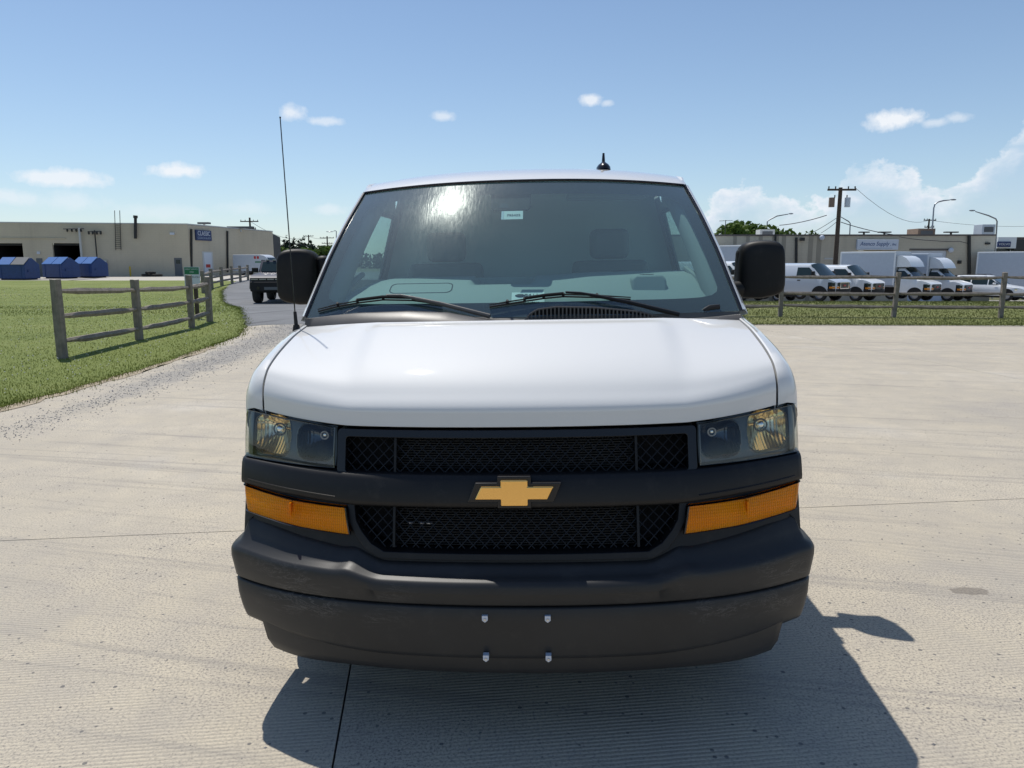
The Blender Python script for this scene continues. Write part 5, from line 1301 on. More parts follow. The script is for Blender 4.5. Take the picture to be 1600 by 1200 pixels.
mb = MB(); mb.box(2.25, 2.48, -1.0, 1.0, .52, .95); bevel(mb.build('front_bumper', M['matte_black'], r), .06)
mb = MB(); mb.box(2.47, 2.50, -.42, .42, .60, .72); mb.build('skid_plate', M['door_grey'], r)
for s in (-1, 1):
    mb = MB(); mb.grid([[(2.50, s * .66 + .07 * cos(2 * pi * k / 14) * q, .68 + .07 * sin(2 * pi * k / 14) * q) for k in range(14)] for q in (1, .01)], cv=True); mb.build('tow_hook', M['gloss_black'], r)
mb = MB(); mb.box(-2.1, 2.1, -.7, .7, .46, .64); mb.build('underbody', M['matte_black'], r)
wheels(r, 1.45, -1.45, .90, .45, .32)
p = at(416, 469, 34.5); r.location = (p.x + .25, p.y + 2.2, gz(p.x, p.y + 1.0)); r.rotation_euler = (0, 0, radians(-83)); r.scale = (1.1, 1.1, 1.08)

# ================================================================ dumpsters
def dumpster(label, px, py, Y, rz, grey=False):
    p = at(px, py, Y); r = thing('dumpster', label, 'dumpster', (p.x, p.y, gz(p.x, p.y)), rz, 'blue dumpsters by the left building')
    mb = MB(); mb.prism([(-.95, 0.10), (.95, .10), (.95, 1.42), (.1, 2.0), (-.15, 2.0), (-.95, 1.35)], lambda a, b, d: (d, a, b), -1.4, 1.4); bevel(mb.build('bin', M['blue'], r), .03)
    for k, x in enumerate((-.70, .70)):
        mb = MB(); mb.add([(x - .66, -.99, 1.37), (x + .66, -.99, 1.37), (x + .66, -.16, 2.035), (x - .66, -.16, 2.035), (x - .66, -.99, 1.42), (x + .66, -.99, 1.42), (x + .66, -.16, 2.085), (x - .66, -.16, 2.085)], [(0, 1, 2, 3), (4, 5, 6, 7), (0, 1, 5, 4), (1, 2, 6, 5), (2, 3, 7, 6), (3, 0, 4, 7)])
        mb.build('lid', M['lid_grey'] if grey and k else M['blue_lid'], r)
    for s in (-1, 1):
        mb = MB(); mb.box(s * 1.4 - .06, s * 1.4 + .06, -.6, .6, .72, .92); mb.build('lift_pocket', M['blue'], r)
        mb = MB(); mb.box(s * 1.0 - .05, s * 1.0 + .05, -.975, -.945, .12, 1.36); mb.build('stiffener', M['blue'], r)
    mb = MB(); mb.box(-1.2, 1.2, -.8, .8, 0, .10); mb.build('skids', M['matte_black'], r)
dumpster('blue dumpster with one grey lid, nearest the left edge of the picture', 31, 440, 70, radians(-6), True)
dumpster('blue dumpster in the middle of three, in front of the open garage door', 97, 438.5, 74, radians(-22))
dumpster('blue dumpster beside the pipe mast, last of three from the left', 143, 437.5, 77, radians(-22))

# ================================================================ buildings
def build_wall(root, name, P0, P1, zb, zt, openings, mat, thick=.25, inward=1):
    """wall panels around openings given as (s0, s1, z0, z1) along P0->P1"""
    P0, P1 = Vector(P0), Vector(P1); d = (P1 - P0); Ltot = d.length; d.normalize(); nrm = Vector((-d.y, d.x, 0)) * inward
    ss = sorted(set([0, Ltot] + [q for o in openings for q in o[:2]])); mb = MB()
    for a, b in zip(ss, ss[1:]):
        cuts = sorted([(o[2], o[3]) for o in openings if o[0] <= a + 1e-6 and o[1] >= b - 1e-6]); z = zb
        for c0, c1 in cuts + [(zt, zt)]:
            if c0 - z > .01:
                q = [P0 + d * a, P0 + d * b, P0 + d * b + nrm * thick, P0 + d * a + nrm * thick]
                mb.prism([(v.x, v.y) for v in q], lambda x, y, zz: (x, y, zz), z, c0)
            z = c1
    return mb.build(name, mat, root, None), d, nrm
def hit_wall(px, py, P0, P1):
    """distance along the wall and height of the wall point seen here"""
    a = (px - 800) / F_PX; b = (600 - py) / F_PX
    r = Vector((a, cos(PITCH) + b * sin(PITCH), -sin(PITCH) + b * cos(PITCH))); d = Vector(P1) - Vector(P0)
    # P0 + s d = t r (xy)
    det = d.x * (-r.y) + r.x * d.y; t = (d.x * (-P0[1]) + d.y * P0[0]) / det if abs(det) > 1e-9 else 0
    s = ((r.x * t - P0[0]) * d.x + (r.y * t - P0[1]) * d.y) / d.length_squared
    return s * d.length, CAM_H + r.z * t
GZL = .16
cA = at(293, 351, 84); cB = at(-190, 345.5, 78.5); cC = at(426, 363, 103)
A2, B2, C2 = Vector((cA.x, cA.y, 0)), Vector((cB.x, cB.y, 0)), Vector((cC.x, cC.y, 0))
ZT = cA.z
lb = thing('warehouse', 'long tan block warehouse with open garage doors and a flat roof on the left', 'building')
def oB(x0, x1, y0, y1):
    s0, zt = hit_wall(x0, y0, B2, A2); s1, zb = hit_wall(x1, y1, B2, A2); return (s0, s1, max(GZL - .4, zb), zt)
g1 = oB(-14, 41, 380, 440); g2 = oB(81.5, 132, 380, 440)
w, dF, nF = build_wall(lb, 'wall', B2, A2, -.4, ZT, [(g[0], g[1], GZL - .4, g[3]) for g in (g1, g2)], M['tan'], .3)
# side wall towards the road
w2, dS, nS = build_wall(lb, 'wall', A2 + nF * .302, C2, -.4, ZT - .02, [], M['tan'], .3)
def fpanel(name, x0, x1, y0, y1, mat, parent, out, thick=.06, P=(B2, A2), d=dF, n=nF):
    s0, zt = hit_wall(x0, y0, *P); s1, zb = hit_wall(x1, y1, *P); a = P[0] + d * s0; b = P[0] + d * s1
    q = [a - n * out, b - n * out, b - n * (out - thick), a - n * (out - thick)]
    mb = MB(); mb.prism([(v.x, v.y) for v in q], lambda x, y, z: (x, y, z), max(zb, gz(a.x, a.y) + .02), zt); return mb.build(name, mat, parent, None)
far = [B2 + nF * 26, A2 + nF * 26]
mb = MB(); mb.prism([(v.x, v.y) for v in (B2 + nF * .31, A2 + nF * .31 , C2 + nS * .31, B2 + nF * 24)], lambda x, y, z: (x, y, z), ZT - .55, ZT - .30); mb.build('roof', M['coping'], lb, None)
for P, Q, n_, nm in ((B2, A2, nF, 'coping'), (A2 + nF * .4, C2, nS, 'coping')):
    q = [P - n_ * .05, Q - n_ * .05, Q + n_ * .36, P + n_ * .36]; mb = MB(); mb.prism([(v.x, v.y) for v in q], lambda x, y, z: (x, y, z), ZT + .004, ZT + .13); mb.build(nm, M['coping'], lb, None)
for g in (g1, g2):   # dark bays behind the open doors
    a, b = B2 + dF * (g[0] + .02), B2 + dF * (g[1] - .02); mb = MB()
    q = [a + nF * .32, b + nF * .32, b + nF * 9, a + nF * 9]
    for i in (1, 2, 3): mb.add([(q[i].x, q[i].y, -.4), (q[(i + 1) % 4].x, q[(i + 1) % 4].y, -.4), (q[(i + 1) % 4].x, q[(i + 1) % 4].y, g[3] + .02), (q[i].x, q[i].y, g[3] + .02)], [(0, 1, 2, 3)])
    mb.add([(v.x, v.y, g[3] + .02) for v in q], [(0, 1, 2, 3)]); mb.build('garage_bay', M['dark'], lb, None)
    mb = MB(); c = a.lerp(b, .45) + nF * 2.5; mb.box(c.x - .9, c.x + .9, c.y - .5, c.y + .5, 0, 1.6); mb.build('workbench', M['door_grey'], lb)
    for k in range(3):
        q2 = [a + nF * (.4 + .55 * k), b + nF * (.4 + .55 * k), b + nF * (.9 + .55 * k), a + nF * (.9 + .55 * k)]
        mb = MB(); mb.prism([(v.x, v.y) for v in q2], lambda x, y, z: (x, y, z), g[3] - .18, g[3] - .13); mb.build('overhead_door', M['grey_wall'], lb, None)
fpanel('ledge', -20, 103, 371, 373, M['tan'], lb, .10, .12)
fpanel('door', 56.5, 69, 403.5, 433, M['door_grey'], lb, .04)
dd = fpanel('door', 272, 286, 403, 433, M['door_grey'], lb, .04); fpanel('door_pane', 275, 282, 406, 412, M['dark_glass'], dd, .055, .02)
fpanel('wall_light', 266, 273, 363.5, 367, M['sign_white'], lb, .25, .25)
fpanel('meter_box', 161, 168, 407, 419, M['coping'], lb, .3, .3)
fpanel('door_lamp', 58, 63, 393, 397, M['sign_white'], lb, .12, .12)
PS = (A2 + nF * .302, C2)
d3 = fpanel('door_frame', 315.5, 334, 393, 427, M['coping'], lb, .03, .05, PS, dS, nS); fpanel('door', 317.5, 331.5, 394.5, 427, M['door_white'], d3, .07, .04, PS, dS, nS); fpanel('notice', 321, 328, 413, 418, M['red'], d3, .085, .02, PS, dS, nS)
def pipe(name, pts, r, mat, parent, P=(B2, A2), d=dF, n=nF, out=.12, caps=None):
    w = []
    for px, py in pts:
        s, z = hit_wall(px, py, *P); a = P[0] + d * s - n * out; w.append((a.x, a.y, z))
    mb = MB(); mb.tube(w, r, 8); return mb.build(name, mat, parent)
pipe('downpipe', [(297.5, 358), (298, 432)], .13, M['conduit'], lb, PS, dS, nS); pipe('downpipe', [(354, 361), (354.5, 425)], .12, M['conduit'], lb, PS, dS, nS)
pipe('vent_pipe', [(213, 373), (213, 339)], .16, M['conduit'], lb, out=.3); pipe('vent_cap', [(213, 341), (213, 337)], .24, M['conduit'], lb, out=.3)
for x in (180, 188): pipe('ladder_rail', [(x + 2, 391), (x, 329)], .035, M['conduit'], lb, out=.2)
for k in range(13): pipe('ladder_rung', [(180.5 + .08 * k, 388 - 3.0 * k), (190 - .1 * k, 388 - 3.0 * k)], .022, M['conduit'], lb, out=.2)
# service masts with insulators on the front wall
for x, lab in ((132.5, 'pale service mast with insulators standing against the tan warehouse wall'), (156, 'thinner dark service mast with floodlights beside the last blue dumpster')):
    a = B2 + dF * hit_wall(x, 432, B2, A2)[0] - nF * .35; top = hit_wall(x, 356 if x < 140 else 360, B2, A2)[1]
    mrt = thing('service_mast', lab, 'pole', (a.x, a.y, gz(a.x, a.y)), atan2(dF.y, dF.x)); tz = top - gz(a.x, a.y)
    mb = MB(); mb.tube([(0, 0, -.1), (0, 0, tz)], .12 if x < 140 else .07, 8); mb.build('pole', M['coping'] if x < 140 else M['conduit'], mrt)
    mb = MB(); mb.tube([(-1.6 if x < 140 else -.7, 0, tz - .15), (.5 if x < 140 else .7, 0, tz - .10)], .04, 6); mb.build('cross_arm', M['conduit'], mrt)
    for k in range(4):
        mb = MB(); mb.sphere((-1.2 + .45 * k if x < 140 else -.6 + .4 * k, 0, tz - .28), (.11, .11, .2), 8, 6); mb.build('insulator', M['conduit'], mrt)
# recessed dark end section behind
c4 = at(437, 363, 122); D2 = Vector((c4.x, c4.y, 0)); gb = thing('building', 'dark grey metal sided end building adjoining the tan warehouse', 'building')
build_wall(gb, 'wall', C2 + dS * .05 + nS * .6, D2, -.4, at(430, 365, 108).z, [], M['grey_wall'], .3)
q = [C2 + dS * .06 + nS * .92, D2 + nS * .32, D2 + nS * 15, C2 + dS * .06 + nS * 15]; mb = MB(); mb.prism([(v.x, v.y) for v in q], lambda x, y, z: (x, y, z), 4.5, 4.8); mb.build('roof', M['coping_dark'], gb, None)
build_wall(gb, 'wall', D2 + nS * .3, D2 + nS * 15, -.4, at(430, 365, 108).z - .05, [], M['grey_wall'], .3)
mb = MB(); q = C2 + (D2 - C2) * .5; 
for k in range(10):
    p = (C2 + dS * .05 + nS * .58).lerp(D2, (k + .5) / 10); mb = MB(); mb.box(p.x - .05, p.x + .09, p.y - .05, p.y + .05, -.3, at(430, 365, 108).z - .1); mb.build('siding_rib', M['grey_wall'], gb, None)
# sign on the warehouse
s0, zt = hit_wall(304, 359, *PS); s1, zb = hit_wall(329, 376.5, *PS); pm_ = PS[0] + dS * ((s0 + s1) / 2) - nS * .12
sgn = thing('wall_sign', 'navy sign with pale lettering high on the side wall of the left warehouse', 'sign', (pm_.x, pm_.y, (zt + zb) / 2), atan2(dS.y, dS.x))
W_, H_ = s1 - s0, zt - zb; mb = MB(); mb.box(-W_ / 2, W_ / 2, -.05, .12, -H_ / 2, H_ / 2); bd = mb.build('sign_board', M['navy'], sgn)
text('lettering', 'CLASSIC', H_ * .62, M['sign_white'], bd, fmat(0, -.06, H_ * .17), .01, W_ / (H_ * .62) / 4.55)
text('lettering', 'COACH & RV', H_ * .30, M['sign_pale'], bd, fmat(-W_ * .0, -.06, -H_ * .27), .01, W_ / (H_ * .30) / 7.1)
# roof-top bits on the left
for px, py, w_ in ((319, 349.5, .7), (376, 356, 1.6)):
    p = at(px, py, 95); t = thing('roof_vent', 'small roof vent breaking the skyline of the left warehouse' if px < 330 else 'low pale roof unit on the left warehouse beside the utility pole', 'vent', (p.x, p.y, ZT - .35)); mb = MB(); mb.tube([(0, 0, 0), (0, 0, p.z - ZT + .45)], .15, 8); mb.build('stack', M['coping'], t)
    mb = MB(); mb.box(-w_, w_, -.4, .4, p.z - ZT + .30, p.z - ZT + .52); mb.build('cowl', M['grey_wall'], t)
# yellow bollard, spare tyre pile near the wall
p = at(204, 431, 82); b_ = thing('bollard', 'short yellow bollard by the tan warehouse wall', 'bollard', (p.x, p.y, gz(p.x, p.y))); mb = MB(); mb.tube([(0, 0, -.1), (0, 0, 1.0)], .09, 8); mb.sphere((0, 0, 1.0), .09, 8, 4); mb.build('bollard_post', M['yellow'], b_)
p = at(237, 431, 81); t_ = thing('tyre_stack', 'dark pile of old tyres lying against the tan warehouse wall', 'tyres', (p.x, p.y, gz(p.x, p.y)))
for k, (x, z) in enumerate(((-.55, .14), (.25, .14), (-.1, .40), (.62, .14))):
    mb = MB(); mb.grid([[((x + (.42 + .13 * cos(b)) * cos(a)), (.42 + .13 * cos(b)) * sin(a), z + .13 * sin(b)) for b in [2 * pi * q / 8 for q in range(8)]] for a in [2 * pi * q / 18 for q in range(18)]], cu=True, cv=True); mb.build('tyre', M['rubber'], t_)

# right-hand building
rA, rB = at(1010, 364, 58.6), at(1556, 368.5, 58); RA2, RB2 = Vector((rA.x, rA.y, 0)), Vector((rB.x, rB.y, 0)); ZR = rB.z
rb = thing('warehouse', 'low tan industrial building with a white supply sign behind the parked vans', 'building')
gd = hit_wall(1424, 391, RA2, RB2)[0], hit_wall(1480, 391, RA2, RB2)[0], -1.6, hit_wall(1424, 391, RA2, RB2)[1]
gd2 = hit_wall(1341, 391.5, RA2, RB2)[0], hit_wall(1397, 391.5, RA2, RB2)[0], -1.6, hit_wall(1350, 391.5, RA2, RB2)[1]
w, dR, nR = build_wall(rb, 'wall', RA2, RB2, -1.6, ZR, [gd, gd2], M['tan2'], .3)
build_wall(rb, 'wall', RB2 + nR * .302, RB2 + nR * 22, -1.6, ZR - .01, [], M['tan2'], .3)
PR = (RA2, RB2)
q = [RA2 + nR * .31, RB2 + nR * .31 - dR * .31, RB2 + nR * 22 - dR * .31, RA2 + nR * 22]; mb = MB(); mb.prism([(v.x, v.y) for v in q], lambda x, y, z: (x, y, z), ZR - .5, ZR - .25); mb.build('roof', M['coping'], rb, None)
q = [RA2 - nR * .06, RB2 - nR * .06, RB2 + nR * .36, RA2 + nR * .36]; mb = MB(); mb.prism([(v.x, v.y) for v in q], lambda x, y, z: (x, y, z), ZR + .004, ZR + .12); mb.build('coping', M['coping_dark'], rb, None)
rp = lambda *a, **k: fpanel(*a, **k, P=PR, d=dR, n=nR)
rp('overhead_door', 1424.5, 1479.5, 391.5, 480, M['sign_white'], rb, -.12, .08); rp('overhead_door', 1341.5, 1396.5, 392, 480, M['tan'], rb, -.12, .08)
rp('door_lintel', 1421, 1483, 388.5, 391, M['coping_dark'], rb, .03, .05)
for x in (1146, 1166, 1186, 1207, 1211, 1222, 1264, 1277): rp('panel_seam', x, x + .5, 369, 470, M['conduit_tan'], rb, .02, .03)
rp('vent_louvre', 1288, 1306, 403, 405.5, M['coping'], rb, .05, .05); rp('meter_box', 1496, 1500, 407, 412, M['conduit'], rb, .2, .2); rp('wall_box', 1539, 1545, 379, 382, M['conduit'], rb, .2, .2)
pipe('downpipe', [(1513, 368.5), (1512.6, 470)], .12, M['conduit'], rb, PR, dR, nR); pipe('downpipe', [(1243.5, 371), (1243.4, 415)], .10, M['conduit'], rb, PR, dR, nR); pipe('downpipe', [(1211, 366), (1211, 385)], .07, M['conduit'], rb, PR, dR, nR)
for px, py in ((1283, 371.5), (1484, 391)):
    s, z = hit_wall(px, py, *PR); a = RA2 + dR * s - nR * .18; mb = MB(); mb.sphere((a.x, a.y, z), (.20, .14, .20), 12, 8); mb.build('wall_lamp', M['sign_white'], rb)
for px, py in ((1252, 374), (1218, 387)):
    s, z = hit_wall(px, py, *PR); a = RA2 + dR * s - nR * .2; mb = MB(); mb.box(a.x - .15, a.x + .15, a.y - .15, a.y + .1, z - .12, z + .12); mb.build('floodlight', M['conduit'], rb)
s0, zt = hit_wall(1338, 374.5, *PR); s1, zb = hit_wall(1401, 390.5, *PR); pm_ = RA2 + dR * ((s0 + s1) / 2) - nR * .16; W_, H_ = s1 - s0, zt - zb
sgn = thing('wall_sign', 'pale supply company sign with blue italic lettering on the right building', 'sign', (pm_.x, pm_.y, (zt + zb) / 2), atan2(dR.y, dR.x))
mb = MB(); mb.box(-W_ / 2, W_ / 2, -.09, .16, -H_ / 2, H_ / 2); bd = bevel(mb.build('sign_board', M['sign_white'], sgn), .03)
text('lettering', 'Atenco Supply', H_ * .56, M['sign_blue'], bd, fmat(-W_ * .085, -.095, H_ * .08), .01, W_ * .74 / (H_ * .56) / 6.2, .25)
text('lettering', ', Inc', H_ * .36, M['sign_blue'], bd, fmat(W_ * .37, -.095, H_ * .03), .01, 1.0, .25)
mb = MB(); mb.box(-W_ * .42, W_ * .35, -.098, -.09, -H_ * .36, -H_ * .31); mb.build('underline', M['sign_pale'], bd)
# roof-top units and aerials
def roofbox(name, label, cat, x0, x1, y0, Y, mat, dep=1.2, legs=False):
    a, b = at(x0, y0, Y), at(x1, y0, Y); t = thing(name, label, cat, ((a.x + b.x) / 2, a.y, ZR - .24)); w_ = (b.x - a.x) / 2; h = a.z - ZR + .24
    mb = MB(); mb.box(-w_, w_, 0, dep, .12 if not legs else h * .45, h); bevel(mb.build('casing', mat, t), .02)
    mb = MB(); mb.box(-w_ * .85, w_ * .85, .1, dep - .1, 0, .13 if not legs else h * .46); mb.build('base', M['conduit'], t)
    mb = MB(); mb.box(-w_ * .7, w_ * .7, -.03, .002, h * .55, h * .85); mb.build('grille', M['grey_wall'], t)
    return t
roofbox('roof_unit', 'pale rooftop air unit in front of the round tree', 'air unit', 1188, 1211, 358.5, 66, M['coping'])
roofbox('roof_unit', 'brown brick rooftop box below the street lamp', 'air unit', 1435, 1462, 357, 70, M['brick'], 2.0)
roofbox('roof_unit', 'tall grey louvred rooftop unit at the right end of the building', 'air unit', 1535.5, 1556, 350.5, 64, M['silver'])
for px, w_, lab in ((1382, .5, 'small mushroom vent on the right building roof, left of the brown box'), (1486, .55, 'small mushroom vent on the right building roof, right of the brown box'), (1350, .4, 'tiny roof vent just right of the utility pole')):
    p = at(px, 363, 64); t = thing('roof_vent', lab, 'vent', (p.x, p.y, ZR - .24)); mb = MB(); mb.tube([(0, 0, 0), (0, 0, p.z - ZR + .24)], .09, 8); mb.build('stack', M['conduit'], t); mb = MB(); mb.box(-w_, w_, -.2, .2, p.z - ZR + .2, p.z - ZR + .3); mb.build('cowl', M['conduit'], t)
p = at(1133, 364, 70); t = thing('roof_aerial', 'thin television aerial on the roof beside the big van windshield', 'aerial', (p.x, p.y, ZR - .24)); hh = at(1133, 344, 70).z - ZR + .24
mb = MB(); mb.tube([(0, 0, 0), (0, 0, hh)], .035, 6); mb.build('mast', M['conduit'], t)
mb = MB(); mb.tube([(-.6, 0, hh - .08), (.65, 0, hh - .02)], .02, 5); mb.build('boom', M['conduit'], t)
for k in range(5): mb = MB(); mb.tube([(-.5 + .25 * k, -.25, hh - .06 + .01 * k), (-.5 + .25 * k, .25, hh - .06 + .01 * k)], .012, 4); mb.build('element', M['conduit'], t)
# dealership at the right edge
p0, p1 = at(1557, 400, 82), at(1780, 400, 82); db = thing('dealership', 'white and black dealership building at the right edge behind the pale box truck', 'building')
zb_, zt_ = -2.0, at(1557, 370.5, 82).z; xs_ = at(1588, 380, 82).x
mb = MB(); mb.box(p0.x, xs_, 82, 96, at(0, 388, 82).z, zt_); mb.build('white_fascia', M['white_far'], db)
mb = MB(); mb.box(xs_ + .01, p1.x, 82.3, 96, at(0, 390, 82).z, at(0, 374.5, 82).z); mb.build('black_fascia', M['black_panel'], db)
mb = MB(); mb.box(xs_ - .3, p1.x, 84, 96, at(0, 374, 82).z, at(0, 369.5, 82).z); mb.build('parapet', M['brick'], db)
mb = MB(); mb.box(p0.x + .05, p1.x, 83.0, 96, zb_, at(0, 388, 82).z - .01); mb.build('wall', M['dark_glass'], db)
for k in range(9): mb = MB(); x = lerp(p0.x + .1, p1.x - .1, k / 8); mb.box(x - .06, x + .06, 82.85, 82.99, zb_, at(0, 388, 82).z - .02); mb.build('mullion', M['grey_metal'], db)
a, b = at(1559, 377.5, 81.9), at(1578, 386, 81.9)
sgn = thing('dealer_sign', 'navy sign with white capitals on the white dealership fascia', 'sign', ((a.x + b.x) / 2, 81.86, (a.z + b.z) / 2)); W_, H_ = b.x - a.x, a.z - b.z
mb = MB(); mb.box(-W_ / 2, W_ / 2, -.06, .13, -H_ / 2, H_ / 2); bd = mb.build('sign_board', M['navy'], sgn); text('lettering', 'VOLVO', H_ * .56, M['white_far'], bd, fmat(0, -.065, 0), .01, W_ * .86 / (H_ * .56) / 3.2)

# ================================================================ poles, lamps, wires
def util_pole(label, px, py_top, Y, arms, r=.15, base=None, trans=False):
    tp = at(px, py_top, Y); z0 = gz(tp.x, tp.y); t = thing('utility_pole', label, 'pole', (tp.x, tp.y, z0)); H = tp.z - z0
    mb = MB(); mb.tube([(0, 0, -.2), (0, 0, H)], [r, r * .72], 10); mb.build('pole', M['wood_dark'], t)
    for dz, w_ in arms:
        mb = MB(); mb.box(-w_, w_, -r - .09, -r, H - dz - .07, H - dz + .07); arm = mb.build('cross_arm', M['wood_dark'], t)
        for s in (-.92, -.45, .45, .92): mb = MB(); mb.tube([(s * w_, -r - .05, H - dz + .07), (s * w_, -r - .05, H - dz + .24)], [.04, .05], 6); mb.build('insulator', M['conduit'], arm)
    if trans:
        for s, mt in ((-1, 'brick'), (1, 'silver')):
            mb = MB(); mb.tube([(s * .48 + (.03 if s > 0 else -.17), -.15, H - 1.42), (s * .48 + (.03 if s > 0 else -.17), -.15, H - .74)], .21, 12); tr = mb.build('transformer', M[mt], t)
            mb = MB(); mb.tube([(s * .45, -.15, H - .74), (s * .45, -.15, H - .55)], .04, 6); mb.build('bushing', M['conduit'], tr)
    return t, Vector((tp.x, tp.y, tp.z))
up, upt = util_pole('tall brown utility pole with two transformers behind the parked vans', 1313.5, 293, 56, [(.18, 1.05)], .19, trans=True)
lp1, l1 = util_pole('distant utility pole with crossarms behind the left warehouse', 390, 340, 108, [(.55, 1.3), (1.6, .9)], .17)
lp2, l2 = util_pole('far utility pole above the trees, nearest the windshield pillar on the left', 511, 369, 170, [(.4, 1.6), (1.6, 1.2)], .2)
lp3, l3 = util_pole('far utility pole rising from the dark conifers left of the big van', 482, 367, 190, [(.3, 1.3)], .2)
lp4, l4 = util_pole('short far pole with a double arm above the brown rooftop box', 1452, 342, 110, [(.2, .9), (1.2, .7)], .16)
def wire(label, pts, r=.012):
    P = [Vector(p) for p in pts]; out = []
    for a, b in zip(P, P[1:]):
        sag = (b - a).length * .018
        out += [a.lerp(b, k / 10) - Vector((0, 0, sag * 4 * (k / 10) * (1 - k / 10))) for k in range(10)]
    mb = MB(); mb.tube(out + [P[-1]], r, 4, False); tag(mb.build('power_line', M['wire'], None), label, 'wire')
wire('overhead wire from the transformer pole to the roof left of it', [upt + Vector((-.9, 0, -2.0)), at(1218, 352, 62)], .03)
wire('service wire dropping from the transformer pole down to the right building roof', [upt + Vector((.2, 0, -2.5)), at(1398, 367, 58)], .028)
wire('steep wire running down left from the transformer pole', [upt + Vector((-.15, 0, -2.2)), at(1268, 364, 58.4)], .02)
wire('second steep wire beside the transformer pole running down left', [upt + Vector((-.15, 0, -2.5)), at(1283, 364, 58.4)], .02)
wire('long faint wire crossing the sky right of the transformer pole', [upt + Vector((1.0, 0, .05)), at(1452, 344, 110), at(1640, 352, 120)], .02)
wire('faint far wire between the distant poles on the left', [l1 + Vector((0, 0, -.5)), l3 + Vector((0, 0, -.3)), l2 + Vector((0, 0, -.4))], .03)
wire('second faint far wire low above the conifers on the left', [at(437, 375, 120), at(530, 378, 170)], .03)
wire('loose cable strung along the top of the right building wall', [at(1405, 370, 57.7), at(1460, 376, 57.7), at(1500, 377, 57.7), at(1512, 380, 57.7)], .022)
def street_lamp(label, pts, Y, tipw=.35):
    W = [at(px, py, Y) for px, py in pts]; z0 = gz(W[0].x, Y); b = Vector((W[0].x, Y, z0)); t = thing('street_lamp', label, 'street lamp', b)
    L_ = [Vector((0, 0, 0))] + [w_ - b for w_ in W[1:]]; mb = MB(); mb.tube(L_, [.11] + [.07] * (len(L_) - 2) + [.045], 8); mb.build('pole', M['grey_metal'], t)
    e = L_[-1]; d = (L_[-1] - L_[-2]).normalized(); mb = MB(); mb.sphere(e + d * tipw, (tipw, .16, .08), 8, 5); mb.build('lamp_head', M['grey_metal'], t)
street_lamp('tall street lamp whose arm curves to the right above the building', [(1455, 400), (1459, 325), (1461, 319), (1466, 315.5), (1474, 313.5), (1484, 312.5)], 78)
street_lamp('street lamp with a slanting arm reaching left near the dealership', [(1557, 400), (1558, 346), (1556, 342), (1545, 337), (1524, 330.5)], 78)
street_lamp('small far street lamp just right of the transformer pole', [(1329, 380), (1328.5, 349), (1326, 346), (1314, 339)], 95, .3)
street_lamp('slender lamp arm rising above the round tree', [(1196, 380), (1199, 346), (1203, 343), (1214, 337.5), (1232, 334.5)], 90, .3)
street_lamp('far street lamp beside the windshield pillar on the left', [(525, 420), (525.5, 361), (524, 360.5), (521, 361)], 120, .6)

# ================================================================ trees
def crown_mesh(blobs, n, size, mat, parent, seed, name='crown'):
    rnd = np.random.default_rng(seed); vs = []; fs = []
    wts = np.array([b[3] * b[4] * b[5] for b in blobs]); wts = wts / wts.sum()
    for k in range(n):
        cx, cy, cz, rx, ry, rz = blobs[rnd.choice(len(blobs), p=wts)]
        d = rnd.normal(size=3); d /= np.linalg.norm(d); q = rnd.random()**.38
        c = np.array([cx + d[0] * rx * q, cy + d[1] * ry * q, cz + d[2] * rz * q]); a = rnd.normal(size=3); a /= np.linalg.norm(a); b = np.cross(a, rnd.normal(size=3)); b /= np.linalg.norm(b); s = size * rnd.uniform(.5, 1.3)
        i = len(vs); vs += [tuple(c + a * s), tuple(c + b * s * .6), tuple(c - a * s), tuple(c - b * s * .6)]; fs.append((i, i + 1, i + 2, i + 3))
    me = bpy.data.meshes.new(name); me.from_pydata(vs, [], fs); me.materials.append(mat); return link(bpy.data.objects.new(name, me), parent)
def tree(name, label, px, py_top, Y, half_w, mat, kind, n, size, seed, group=None):
    tp = at(px, py_top, Y); z0 = gz(tp.x, tp.y); t = thing(name, label, 'tree', (tp.x, tp.y, z0), group=group); H = tp.z - z0; w = half_w; rnd = random.Random(seed)
    mb = MB(); mb.tube([(0, 0, -.2), (.05, 0, H * .3), (.02, .05, H * .75)], [H * .030, H * .022, H * .008], 8)
    for k in range(5): a = 2 * pi * k / 5; mb.tube([(0, 0, H * (.3 + .07 * k)), (cos(a) * w * .5, sin(a) * w * .5, H * (.5 + .08 * k))], [H * .012, H * .004], 5)
    mb.build('trunk', M['bark'], t)
    if kind == 'conifer':
        bl = [(rnd.uniform(-.1, .1) * w, 0, H * (.12 + .80 * k / 8), w * (1 - k / 9.2), w * (1 - k / 9.2), H * .10) for k in range(9)]
    else:
        bl = [(0, 0, H * .62, w * .8, w * .7, H * .30)] + [(rnd.uniform(-.75, .75) * w, rnd.uniform(-.5, .5) * w, H * rnd.uniform(.45, .82), w * rnd.uniform(.25, .42), w * .35, H * rnd.uniform(.10, .17)) for k in range(11)]
    crown_mesh(bl, n, size, mat, t, seed)
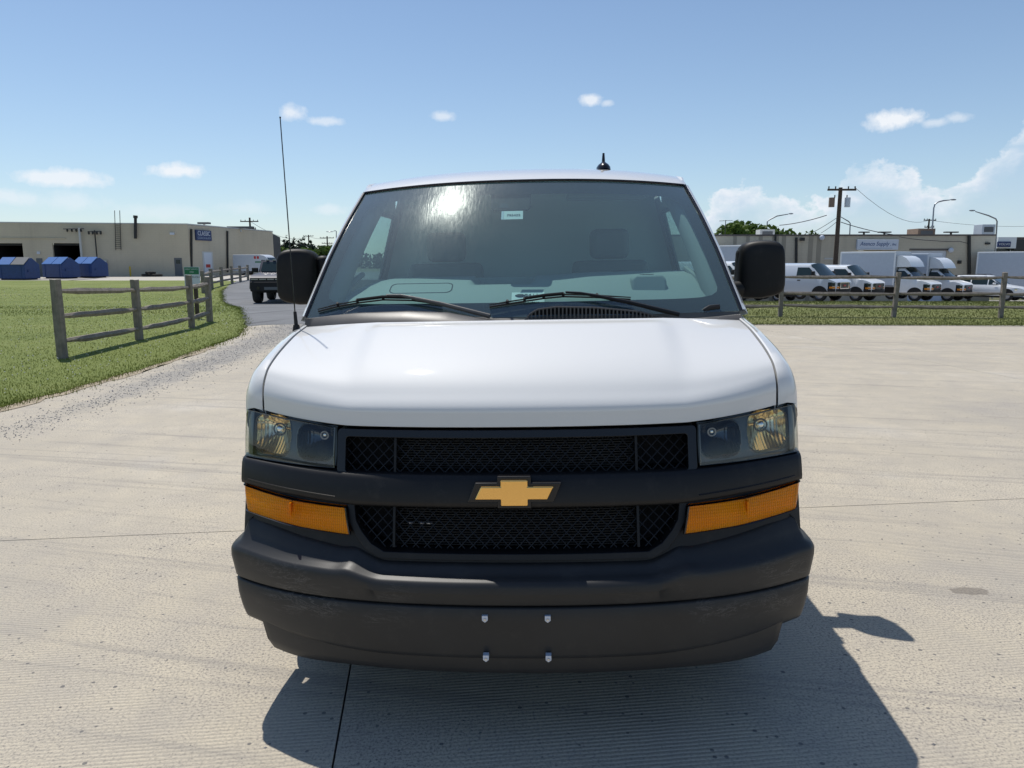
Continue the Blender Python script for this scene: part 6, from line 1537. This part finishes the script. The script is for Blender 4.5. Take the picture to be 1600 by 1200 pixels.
tree('broadleaf_tree', 'big round green tree rising behind the right building roof', 1188, 340, 88, 4.3, M['leaf'], 'round', 5200, .36, 11)
tree('broadleaf_tree', 'lower spreading green tree behind the roof, just right of the round tree', 1226, 350, 92, 4.0, M['leaf'], 'round', 3200, .36, 12)
tree('broadleaf_tree', 'small tree top showing beside the grey rooftop unit', 1528, 362, 92, 2.0, M['leaf'], 'round', 700, .3, 13)
for i, (px, py, Y, w, m_, kd, lab) in enumerate((
        (446, 366, 150, 2.2, 'leaf_dark', 'conifer', 'dark conifer nearest the grey end building'), (458, 368, 152, 2.3, 'leaf_dark', 'conifer', 'second dark conifer from the grey end building'),
        (467, 371, 150, 2.0, 'leaf_dark', 'conifer', 'dark conifer just left of the antenna mast gap over the mirror'), (474, 369, 155, 2.2, 'leaf_dark', 'conifer', 'pointed dark conifer above the middle of the left mirror'),
        (486, 376, 150, 2.6, 'leaf_dark', 'conifer', 'broad dark conifer at the right end of the conifer row'), (439, 384, 132, 1.8, 'leaf_light', 'round', 'bright green young tree beside the grey end building'),
        (477, 385, 130, 1.9, 'leaf_light', 'round', 'bright green young tree directly above the left mirror'), (500, 381, 160, 3.6, 'leaf', 'round', 'mid green rounded tree between the mirror and the windshield pillar'),
        (514, 380, 165, 3.4, 'leaf', 'round', 'mid green rounded tree touching the windshield pillar on the left'), (432, 378, 160, 2.2, 'leaf_dark', 'round', 'dark tree half hidden by the grey end building'))):
    tree('conifer_tree' if kd == 'conifer' else 'broadleaf_tree', lab, px, py, Y, w, M[m_], kd, 900, .42, 30 + i)
bl = []
rr = random.Random(5)
for k in range(150):
    x = -330 + 660 * k / 149 + rr.uniform(-3, 3); bl.append((x, 265 + rr.uniform(-10, 10) + abs(x) * -.1, rr.uniform(1.5, 3.5), rr.uniform(4, 7), 4, rr.uniform(2.5, 4.2)))
tag(crown_mesh(bl, 16000, .9, M['leaf_dark'], None, 77, 'far_wood'), 'dark green belt of distant woodland along the horizon', 'wood', None, 'stuff')
